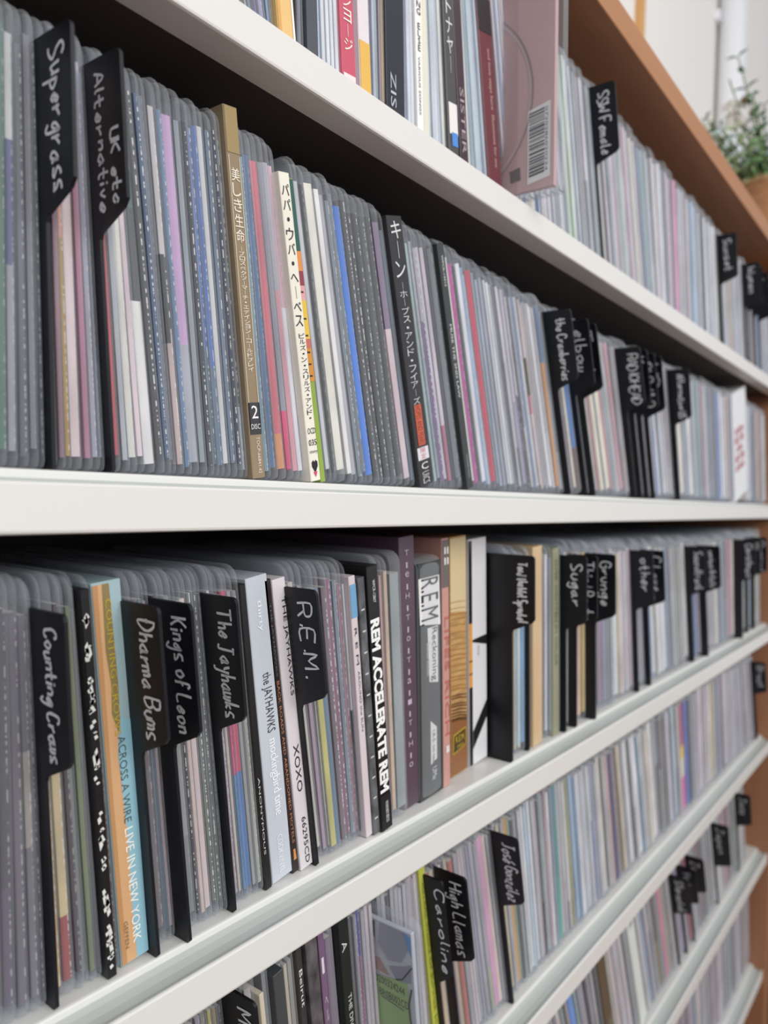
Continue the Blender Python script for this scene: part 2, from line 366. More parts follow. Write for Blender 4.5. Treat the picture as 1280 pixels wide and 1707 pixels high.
# purple flower spike and pale blossoms
V, Fs = [], []
b0, b1 = Vector((-.004, -.050, .150)), Vector((-.062, -.030, .138)); b0, b1 = Vector((.020, -.075, .205)), Vector((-.062, -.050, .178))
for i in range(110):
    u = i / 110; p = b0.lerp(b1, u); a = i * 2.4; q = Vector((0, math.cos(a), math.sin(a))); leaf_mesh(V, Fs, p, q + Vector((-.6, 0, 0)), Vector((1, .1, .2)), .0065, .0034)
link('purple_flower_spike', mesh_from(V, Fs), pot, [mat('purple_petal', '8f8298', .6)])
for cxx, cyy, czz in ((-.058, .05, .246), (-.075, .04, .228), (-.044, .05, .232), (-.068, .03, .210), (-.036, .04, .252), (-.080, .045, .205)):
    V, Fs = [], []
    for i in range(16):
        a = i * 2.4; e = pr.uniform(-.4, 1.3); leaf_mesh(V, Fs, Vector((cxx, cyy, czz)), Vector((math.cos(a) * math.cos(e), math.sin(a) * math.cos(e), math.sin(e))), Vector((.2, .1, 1)), .014, .008)
    fb = link('pale_blossom', mesh_from(V, Fs), pot, [mat('white_petal', 'eceae6', .6)])
V, Fs = [], []
tube(V, Fs, [Vector((-.03, .015, .13)), Vector((-.045, .015, .17)), Vector((-.085, .045, .275))], .0012); link('blossom_stem', mesh_from(V, Fs), pot, [mat('leaf_stem', '6c7c50', .6)])
me = bpy.data.meshes.new('m'); bm = bmesh.new(); bmesh.ops.create_uvsphere(bm, u_segments=10, v_segments=6, radius=.0055); bm.to_mesh(me); bm.free()
for q in ((-.052, .03, .255), (-.044, .02, .236)): link('brown_seed_head', me.copy(), pot, [mat('brown_seed', '7a5a48', .7)]).location = q

# ------------------------------------------------------------------ item builders
CNAMES = {'black':(25,25,28),'charcoal':(65,67,72),'dark grey':(95,97,102),'grey':(130,132,136),'silver grey':(165,167,172),'pale grey':(195,197,200),
 'white':(235,235,232),'cream':(228,220,200),'tan':(200,175,135),'brown':(110,80,60),'dark brown':(65,48,42),'pale pink':(222,200,205),'pink':(215,150,180),
 'crimson':(190,40,75),'maroon':(105,45,58),'salmon':(205,115,105),'orange':(215,145,80),'yellow':(225,190,90),'olive':(140,140,80),'lime':(185,195,75),
 'green':(50,105,80),'sage green':(150,170,150),'teal':(80,150,148),'pale blue':(175,200,222),'blue':(65,120,195),'slate blue':(95,115,140),'navy':(38,46,75),
 'purple':(85,65,95),'lavender':(185,170,205),'mauve':(160,125,145)}
def cname(c):
    c = tuple(int(c[i:i+2], 16) for i in (0, 2, 4))
    return min(CNAMES, key=lambda k: sum((a - b) ** 2 for a, b in zip(CNAMES[k], c)))
ONES = 'zeroth first second third fourth fifth sixth seventh eighth ninth tenth eleventh twelfth thirteenth fourteenth fifteenth sixteenth seventeenth eighteenth nineteenth'.split()
def ordw(n):
    if n > 59: return 'far'
    if n < 20: return ONES[n]
    t = {2: ('twentieth', 'twenty'), 3: ('thirtieth', 'thirty'), 4: ('fortieth', 'forty'), 5: ('fiftieth', 'fifty')}[n // 10]
    return t[0] if n % 10 == 0 else t[1] + '-' + ONES[n % 10]

def sleeve_geo(t, d, h, rnd):
    r = 0.006; rb = 0.0025
    def outline(ins):
        return (arc(ins + rb, rb, rb, 270, 180, 2) + arc(ins + r, h - r - ins * .3, r, 180, 90, 4) + arc(d - r, h - r - ins * .3, r, 90, 0, 2) + [(d, 0)])
    wob = rnd.uniform(-0.0006, 0.0006)
    st = [(0.0, 0.0011), (t * 0.22, 0.0003), (t * 0.5, 0.0), (t * 0.78, 0.0003), (t, 0.0011)]
    V = []; n = 0
    for x, ins in st:
        o = outline(ins + 0.0); n = len(o)
        V += [(x + wob * (z / h) * (y < 0.02), y, z) for y, z in o]
    Fs = []
    for s in range(len(st) - 1):
        for i in range(n):
            j = (i + 1) % n; a = s * n
            Fs.append((a + i, a + j, a + n + j, a + n + i))
    Fs.append(tuple(range(n - 1, -1, -1))); Fs.append(tuple(range((len(st) - 1) * n, len(st) * n)))
    return V, Fs
def booklet_geo(t, d, h, y0, z0, bands, dashed, x0=0.0):
    """thin printed card: colour bands from bottom to top, [(z fraction, colour)]"""
    V, Fs, Cs = [], [], []
    x1 = x0 + t; zp = z0; last = 0.0
    zs = [z0] + [z0 + h * b[0] for b in bands]
    for z in zs: V += [(x0, y0, z), (x1, y0, z), (x1, y0 + d, z), (x0, y0 + d, z)]
    for i, (fr, c) in enumerate(bands):
        a = 4 * i; col = (*lin(c), dashed)
        for q in ((1, 2, 6, 5), (2, 3, 7, 6), (3, 0, 4, 7)):
            Fs.append(tuple(a + k for k in q)); Cs.append((*col[:3], 0.0))
        xm = x1 - min(.00042, t * .3); k = len(V)      # the front edge: a plain strip and a fold broken by bright dashes beside it
        V += [(xm, y0, zs[i]), (xm, y0, zs[i + 1])]
        Fs.append((a, k, k + 1, a + 4)); Cs.append((*col[:3], 0.0)); Fs.append((k, a + 1, a + 5, k + 1)); Cs.append((*col[:3], min(1.0, dashed * 1.3)))
    Fs.append((0, 3, 2, 1)); Cs.append((*lin(bands[0][1]), dashed))
    a = 4 * len(bands); Fs.append((a, a + 1, a + 2, a + 3)); Cs.append((*lin('c8c6c0'), 0.1))
    return V, Fs, Cs
def bands_of(c):
    """'aabbcc' or 'aabbcc@0.3,ddeeff' (bottom up: colour until fraction)"""
    out = []
    for p in c.split(','):
        if '@' in p: k, f = p.split('@'); out.append((float(f), k))
        else: out.append((1.0, p))
    return out

def S(px, c, py=None, t=None, dashed=None, hin=None, lm=None, **k): return dict(k, kind='S', px=px, py=py, c=c, t=t, dashed=dashed, hin=hin, lm=lm)
def D(px, text, py=None, label=None, tab=0.0155, tl=0.046, yf=0.0140, h=0.129, lm=None, two=None, **k):
    return dict(k, kind='D', px=px, py=py, text=text, label=label, tab=tab, tl=tl, yf=yf, h=h, lm=lm, two=two, t=0.0013)
def C(px, px2, c, label, py=None, h=0.1265, yf=0.0165, d=0.135, lm=None, fn=None, name='disc_case', cat='disc case', sleeve=False, mt=None, side=None, **k):
    return dict(k, kind='C', px=px, px2=px2, py=py, c=c, label=label, h=h, yf=yf, d=d, lm=lm, fn=fn, name=name, cat=cat, sleeve=sleeve, mt=mt, side=side)

# ------------------------------------------------------------------ lettering helpers for spines
def ink(hexc, rough=0.5): return mat('ink_' + hexc, hexc, rough)
def spine(o, s, ztop, zbot, xc, hgt, col, stacked=False, yy=-0.00025, name='lettering', bold=0):
    """text running down a spine that faces the room; xc centre, hgt letter height, metres in the item's own frame"""
    if stacked: return lettering(o, s, (xc - hgt / 2, yy, ztop), (0, 0, -1), (1, 0, 0), ztop - zbot, hgt, ink(col), stacked=True, name=name)
    return lettering(o, s, (xc - hgt / 2, yy, ztop), (0, 0, -1), (1, 0, 0), ztop - zbot, hgt, ink(col), name=name, bold=bold)
def patch(o, pts, col, name='print_patch', m=None):
    """flat printed area: list of 3D points in the item's frame"""
    me = mesh_from(pts, [tuple(range(len(pts)))]); return link(name, me, o, [m or ink(col, 0.4)])
def spatch(o, x0, x1, z0, z1, col, yy=-0.0002, name='print_patch', m=None):
    return patch(o, [(x0, yy, z0), (x1, yy, z0), (x1, yy, z1), (x0, yy, z1)], col, name, m)
def spoly(o, pts, col, yy=-0.0002, name='print_patch', m=None): return patch(o, [(x, yy, z) for x, z in pts], col, name, m)
def fpoly(o, pts, col, xx=-0.00025, name='print_patch'): return patch(o, [(xx, y, z) for y, z in pts], col, name)
rr = random.Random(5)

# ------------------------------------------------------------------ what stands on each shelf
def f_gold(o, t, h):
    for sx in (0.0006, t - 0.0009): spatch(o, sx, sx + 0.0003, 0.020, h - 0.018, 'd9cdb4', name='cover_fold')
    spine(o, '美しき生命', h - 0.022, h - 0.050, t / 2, t * 0.62, 'efe8d8', True)
    spine(o, '~プロスペクツーマーチ・エディション|コールドプレイ', h - 0.051, 0.042, t / 2, t * 0.56, 'efe8d8', True)
    spatch(o, 0.0004, t - 0.0004, 0.0175, 0.030, '38383a', name='disc_count_label')
    lettering(o, '2', (t * .25, -0.0004, 0.0238), (1, 0, 0), (0, 0, 1), t * .5, 0.0050, ink('f2f2f2'))
    lettering(o, 'DISC', (t * .15, -0.0004, 0.0196), (1, 0, 0), (0, 0, 1), t * .7, 0.0020, ink('e2e2e2'))
    spine(o, 'TOCP-66841.42', 0.0165, 0.002, t * .6, t * .25, 'e0d8c8')
def f_jp(o, t, h):
    spine(o, 'パパ・ウバ・ヘーベス', h - 0.004, h - 0.062, t * .45, t * .72, '1c2730', True)
    spine(o, 'ピルズ・ン・スリルズ・アンド・', h - 0.064, h - 0.101, t * .55, t * .58, '20242a', True)
    lettering(o, 'OCD', (t * .12, -0.0003, 0.0205), (1, 0, 0), (0, 0, 1), t * .8, 0.0026, ink('22262c'))
    lettering(o, '035', (t * .12, -0.0003, 0.0155), (1, 0, 0), (0, 0, 1), t * .8, 0.0026, ink('22262c'))
    lettering(o, 'ctory', (t * .12, -0.0003, 0.0118), (1, 0, 0), (0, 0, 1), t * .8, 0.0016, ink('22262c'))
    cx = t * .5
    spoly(o, [(cx, 0.0035), (cx + t * .3, 0.0065), (cx + t * .3, 0.0083), (cx + t * .12, 0.0092), (cx, 0.0083), (cx - t * .12, 0.0092), (cx - t * .3, 0.0083), (cx - t * .3, 0.0065)], '1b1620', name='heart_emblem')
    spoly(o, [(cx, 0.0018), (cx + t * .2, 0.0042), (cx - t * .2, 0.0042)], 'd04a68', yy=-0.0003, name='heart_emblem_tip')
def f_painted(o, t, h):
    for z0, z1, c in ((.078, .070, 'd98a4a'), (.070, .064, '8c3c4a'), (.064, .058, 'd6a0a0'), (.058, .042, 'dcb84a'), (.042, .038, 'c06a5a'), (.038, .024, 'c98a34')):
        spatch(o, 0.0001, t - 0.0001, z1 + .02, z0 + .02, c)
    for z in (.046, .051, .056, .063, .070, .081): spatch(o, 0.0001, t * .6, z, z + .0007, '2a2420', yy=-0.0003)
def f_black_jp(o, t, h):
    spine(o, 'キーン', h - 0.002, h - 0.030, t * .5, t * .66, 'd8dadd', True)
    spine(o, '|ホープス・アンド・フィアーズ', h - 0.031, 0.042, t * .5, t * .5, 'c6c8cc', True)
    spatch(o, t * .25, t * .75, 0.021, 0.042, 'c05a40', name='orange_strip')
    spine(o, 'HOPES AND FEARS', 0.0415, 0.0215, t * .5, t * .36, '6a2a22')
    spatch(o, t * .1, t * .9, 0.0135, 0.020, 'd8d6da', name='white_strip')
    spine(o, '限定', 0.0198, 0.0138, t * .5, t * .5, 'b03038', True)
    lettering(o, 'C', (t * .25, -0.0003, 0.0085), (1, 0, 0), (0, 0, 1), t * .5, 0.0036, ink('e6e6e8'))
    spine(o, 'UICS', 0.0072, 0.001, t * .5, t * .5, 'c6c6c8', False)
def f_muse(o, t, h):
    spine(o, 'WPCR-14410', h - 0.006, h - 0.022, t * .5, t * .32, 'd0d2d4')
    spine(o, 'MUSE THE 2ND LAW', h - 0.042, h - 0.082, t * .5, t * .34, 'd8dadc')
    spine(o, 'WARNER MUSIC', 0.020, 0.006, t * .5, t * .22, 'a8aaac')
def f_redtext(o, t, h):
    for i, s in enumerate(('出', '日', '木', '日', '出')):
        lettering(o, s, (t * .12, -0.0003, 0.082 - i * 0.0115), (1, 0, 0), (0, 0, 1), t * .62, 0.0085, ink('a83c48'), bold=.03)
def f_redspine(o, t, h):
    spine(o, 'キュリアス・ジョージ', h - 0.045, 0.020, t * .5, t * .62, 'f6eedd', True)
    spatch(o, 0.0006, t - 0.0006, 0.0035, 0.0105, 'e8dcd8', name='small_label')
def f_blueblack(o, t, h):
    spine(o, 'ZIS', 0.026, 0.010, t * .35, t * .3, 'b8bcc2')
def f_wtext(o, t, h): 
    spine(o, 'ANYTHING ELSE', h - 0.035, h - 0.080, t * .5, t * .6, '2a2c30', True)
    spine(o, 'VARIOUS SONGS', 0.044, 0.016, t * .4, t * .3, '4a4c50')
def f_photo(o, t, h):
    spine(o, 'スストナヤー', h - 0.020, h - 0.078, t * .5, t * .6, 'e2e2e2', True)
    spatch(o, t * .1, t * .95, 0.018, 0.034, 'e6e4e0'); spatch(o, t * .3, t * .9, 0.012, 0.019, '4e8ad0', yy=-.0003)
def f_maroon(o, t, h): spine(o, 'SISTER', 0.046, 0.012, t * .5, t * .5, 'b0a4a8')
def f_burg(o, t, h):
    spine(o, 'and love stays here  Illuminate for me', 0.080, 0.016, t * .6, t * .28, 'c8a8a0')
def f_book(o, t, h):
    # sand-and-sky photograph wrapped round the spine
    spoly(o, [(0.0002, 0.0006), (t * .56, 0.0006), (t * .52, .020), (t * .56, .045), (t * .50, .060), (t * .44, .075), (t * .52, .083), (t * .34, .090), (t * .40, .1), (t * .30, .112), (t * .34, h - .0008), (0.0002, h - .0008)], 'd0a478', name='sand_print')
    spoly(o, [(t * .56, 0.0006), (t - .0002, 0.0006), (t - .0002, .086), (t * .62, .088), (t * .55, .083), (t * .46, .075), (t * .50, .060), (t * .56, .045), (t * .52, .020)], '8fbccb', name='water_print', yy=-0.00022)
    spoly(o, [(t * .34, h - .0008), (t * .30, .112), (t * .40, .1), (t * .34, .090), (t * .52, .083), (t * .60, .086), (t * .64, .1), (t * .58, h - .0008)], '8a7a50', name='shore_print', yy=-0.00024)
    spoly(o, [(0.0002, .0006), (t * .2, .0006), (t * .16, .06), (t * .2, h - .0008), (0.0002, h - .0008)], 'b98a5e', yy=-.00026)
    spine(o, 'COUNTING CROWS', h - .006, .082, t * .5, t * .22, 'b9a238', yy=-.0004)
    spine(o, 'ACROSS A WIRE', .0815, .0505, t * .60, t * .26, '4f5b58', yy=-.0004)
    spine(o, 'LIVE IN NEW YORK', .0485, .0065, t * .60, t * .30, 'f4f2ea', yy=-.0004)
    spine(o, 'GEFFEN', .016, .006, t * .24, t * .13, '7c6240', yy=-.0004)
def f_speck(o, t, h):
    for i in range(70):
        z = rr.uniform(.004, h - .003); s = rr.uniform(.0003, .0012) * (2.6 if rr.random() < .3 else 1); x = rr.uniform(0.0001, t * .45)
        spoly(o, [(x, z - s), (min(t - .0001, x + t * .35), z - s * .3), (x + t * .2, z + s), (max(0, x - t * .1), z + s * .5)], 'd8d8d4', name='white_fleck')
def f_jay1(o, t, h):
    spine(o, 'thirty', h - .010, h - .023, t * .5, t * .26, 'f2f4f6')
    spine(o, 'the JAYHAWKS', h - .041, h - .067, t * .52, t * .5, '3a3e44')
    spine(o, 'mockingbird time', h - .070, h - .104, t * .54, t * .5, 'f6f7f8')
    spine(o, 'COOKVINYL', .020, .003, t * .5, t * .26, 'e8eaee')
def f_jay2(o, t, h):
    spine(o, 'THE JAYHAWKS', h - .010, h - .042, t * .45, t * .30, '5a6a78')
    spine(o, 'BACK ROADS AND ABANDONED MOTELS', h - .044, .014, t * .5, t * .36, 'b07a5e')
    spoly(o, [(t * .3, .006), (t * .75, .006), (t * .65, .011), (t * .35, .011)], 'c88a50', name='small_emblem')
def f_xoxo(o, t, h):
    spine(o, 'THE JAYHAWKS', h - .008, h - .052, t * .66, t * .34, '2c2c30')
    spine(o, 'XOXO', .058, .036, t * .55, t * .42, '2c2c30')
    spine(o, '66295CD', .024, .002, t * .6, t * .34, '3a3a40')
def f_dots(o, t, h):
    for i in range(11): spatch(o, t * .2, t * .7, h - .016 - i * .0105, h - .0152 - i * .0105, 'c8c8ca')
def f_rem_ats(o, t, h):
    spatch(o, 0.0001, t - .0001, h - .020, h - .004, '6fa0c4')
    spine(o, 'R E M', h - .025, h - .043, t * .5, t * .36, '33363c'); spine(o, 'AROUND the SUN', h - .046, h - .076, t * .55, t * .32, '6a6c72')
def f_accel(o, t, h):
    spine(o, 'WPCR-12867', h - .007, h - .018, t * .55, t * .25, 'd8d8d8')
    spine(o, 'REM ACCELERATE REM', h - .026, .020, t * .46, t * .84, 'f0f0ee', bold=.045)
    spatch(o, 0.0002, t - .0002, .0003, .0185, '151517', yy=-.0003); spine(o, 'WARNER BROS', .0150, .004, t * .55, t * .28, 'd8d8d8', yy=-.0005)
def f_purple(o, t, h):
    for i, s in enumerate('T|e |H|T|o|T|a|l|T|H|o'.replace(' ', '')):
        z = h - .008 - i * .0057
        if s == '|': spatch(o, t * .42, t * .52, z - .003, z, 'b8a8b8')
        else: lettering(o, s, (t * .34, -.0003, z - .002), (1, 0, 0), (0, 0, 1), t * .26, .0028, ink('bcaabc'))
def f_reck(o, t, h):
    spoly(o, [(t * .05, h - .033), (t * .92, h - .036), (t * .88, h - .008), (t * .0, h - .008)], 'e6e4e2', name='white_title_label')
    spine(o, 'R.E.M.', h - .0085, h - .034, t * .46, t * .72, '26282a', yy=-.0004)
    spoly(o, [(t * .42, h - .066), (t * .80, h - .068), (t * .80, h - .036), (t * .36, h - .036)], 'e0dfdd', name='album_title_label')
    spine(o, 'Reckoning', h - .0365, h - .066, t * .62, t * .28, '34363a', yy=-.0004); spine(o, 'Deluxe Edition', h - .044, h - .062, t * .38, t * .16, 'c8c8c8', yy=-.0004)
    spoly(o, [(t * .45, .018), (t * .72, .020), (t * .72, .038), (t * .45, .043)], 'dcdcda', name='lower_label'); spine(o, 'I.R.S. no tea', .037, .019, t * .58, t * .12, '44464a', yy=-.0004)
    spine(o, 'UMe', .016, .009, t * .6, t * .2, 'dcdcda', yy=-.0004)
def f_pink(o, t, h):
    for z in (h - .005, h - .011): 
        for k in range(2): spatch(o, t * (.3 + .4 * k), t * (.5 + .4 * k), z - .004, z, 'eceae8', yy=-.0004)
    spatch(o, 0.0002, t - .0002, h - .028, h - .001, '6a6260', yy=-.0002)
    spine(o, 'LIFES RICH', h - .045, .030, t * .6, t * .6, 'b8685e'); spatch(o, t * .3, t * .8, .020, .024, 'dcd6d2', yy=-.0004)
def f_flame(o, t, h):
    spoly(o, [(.0002, .100), (t * .5, .099), (t - .0002, .0975), (t - .0002, h - .001), (.0002, h - .001)], 'd2bf96', yy=-.00012, name='pale_sky_print')
    spoly(o, [(.0002, .0008), (t - .0002, .0008), (t - .0002, .0335), (t * .5, .0345), (.0002, .036)], '8a5a34', yy=-.00012, name='dark_ground_print')
    for q in range(26):
        z = .034 + .076 * (q / 26) ** 1.35 + rr.uniform(-.0008, .0008); dz = -.0035 * (1 - q / 40); w = .0011 * (1 - q / 34) + .0002
        spoly(o, [(.0003, z), (t * .5, z + dz * .35), (t - .0003, z + dz), (t - .0003, z + dz + w * .6), (t * .5, z + dz * .35 + w), (.0003, z + w * .8)], '5e3c1c' if q < 9 else '9c7034', yy=-.00018, name='dark_grain_line')
    spoly(o, [(t * .08, .0135), (t * .9, .0160), (t * .92, .0270), (t * .12, .0255)], 'b8a428', name='title_frame'); spoly(o, [(t * .12, .0143), (t * .86, .0165), (t * .88, .0262), (t * .16, .0247)], '4a3420', yy=-.0003, name='title_panel')
    lettering(o, 'R.E.M.', (t * .24, -.0005, .0200), (1, 0, 0), (0, 0, 1), t * .55, .0040, ink('c8b030')); lettering(o, 'GREEN', (t * .3, -.0005, .0166), (1, 0, 0), (0, 0, 1), t * .42, .0018, ink('c8b030'))
def f_bw(o, t, h):
    spatch(o, t * .0 + .0001, t * .18, .0005, .050, '1a1a1c', yy=-.00022); spatch(o, t * 0 + .0001, t * .18, .050, .090, 'dc9a44', yy=-.00022); spatch(o, .0001, t * .18, .090, h - .001, '1a1a1c', yy=-.00022)
    for z in (.058, .066): spatch(o, .0001, t * .18, z, z + .0008, '1a1a1c', yy=-.0003)
    spoly(o, [(t * .2, .078), (t - .0002, .0735), (t - .0002, .080), (t * .2, .0795)], '1a1a1c', yy=-.0003)
    spoly(o, [(t * .2, .0105), (t * .2, .0215), (t - .0002, .038), (t - .0002, .027)], '1a1a1c', yy=-.0003)
    spine(o, 'pop songs', .0745, .0725 - .004, t * .5, t * .1, '77777a', yy=-.0004)
def f_olive(o, t, h): spine(o, 'OVER WRITTEN IN COLOR', h - .008, .050, t * .5, t * .4, '5c6440')
def f_dep(o, t, h): spine(o, 'Deportees', h - .030, h - .062, t * .5, t * .28, '9fb0bb')
def f_beirut(o, t, h): spine(o, 'Beirut', h - .012, h - .030, t * .45, t * .55, 'e2e2e2'); spine(o, 'The Flying Club', h - .040, h - .085, t * .5, t * .5, 'a0a0a2')
def f_divine(o, t, h): spine(o, 'THE DIVINE COMEDY', h - .040, h - .085, t * .55, t * .36, 'd2d4d2'); spine(o, 'A', h - .012, h - .017, t * .4, t * .5, 'd2d4d2')
def f_purjp(o, t, h):
    spatch(o, t * .2, t * .6, h - .020, h - .012, 'd8d0dc'); spine(o, 'ヘルベノンツ', h - .030, h - .075, t * .5, t * .5, 'c8c0d0', True)
def f_limetext(o, t, h): spine(o, 'ASTRAL WEEKS OF SUMMER SONGS', h - .010, .020, t * .5, t * .4, '8a9028')
def f_browntext(o, t, h): spine(o, 'THE KEY', .058, .038, t * .55, t * .5, 'a89a80')
def f_blacktext(o, t, h): spine(o, 'AMERICANA', h - .052, h - .092, t * .5, t * .5, 'd0d0d0')
def f_white4(o, t, h): spine(o, 'R', h - .008, h - .013, t * .5, t * .5, '707274')

def mk(o, t, h):   # plain
    return None

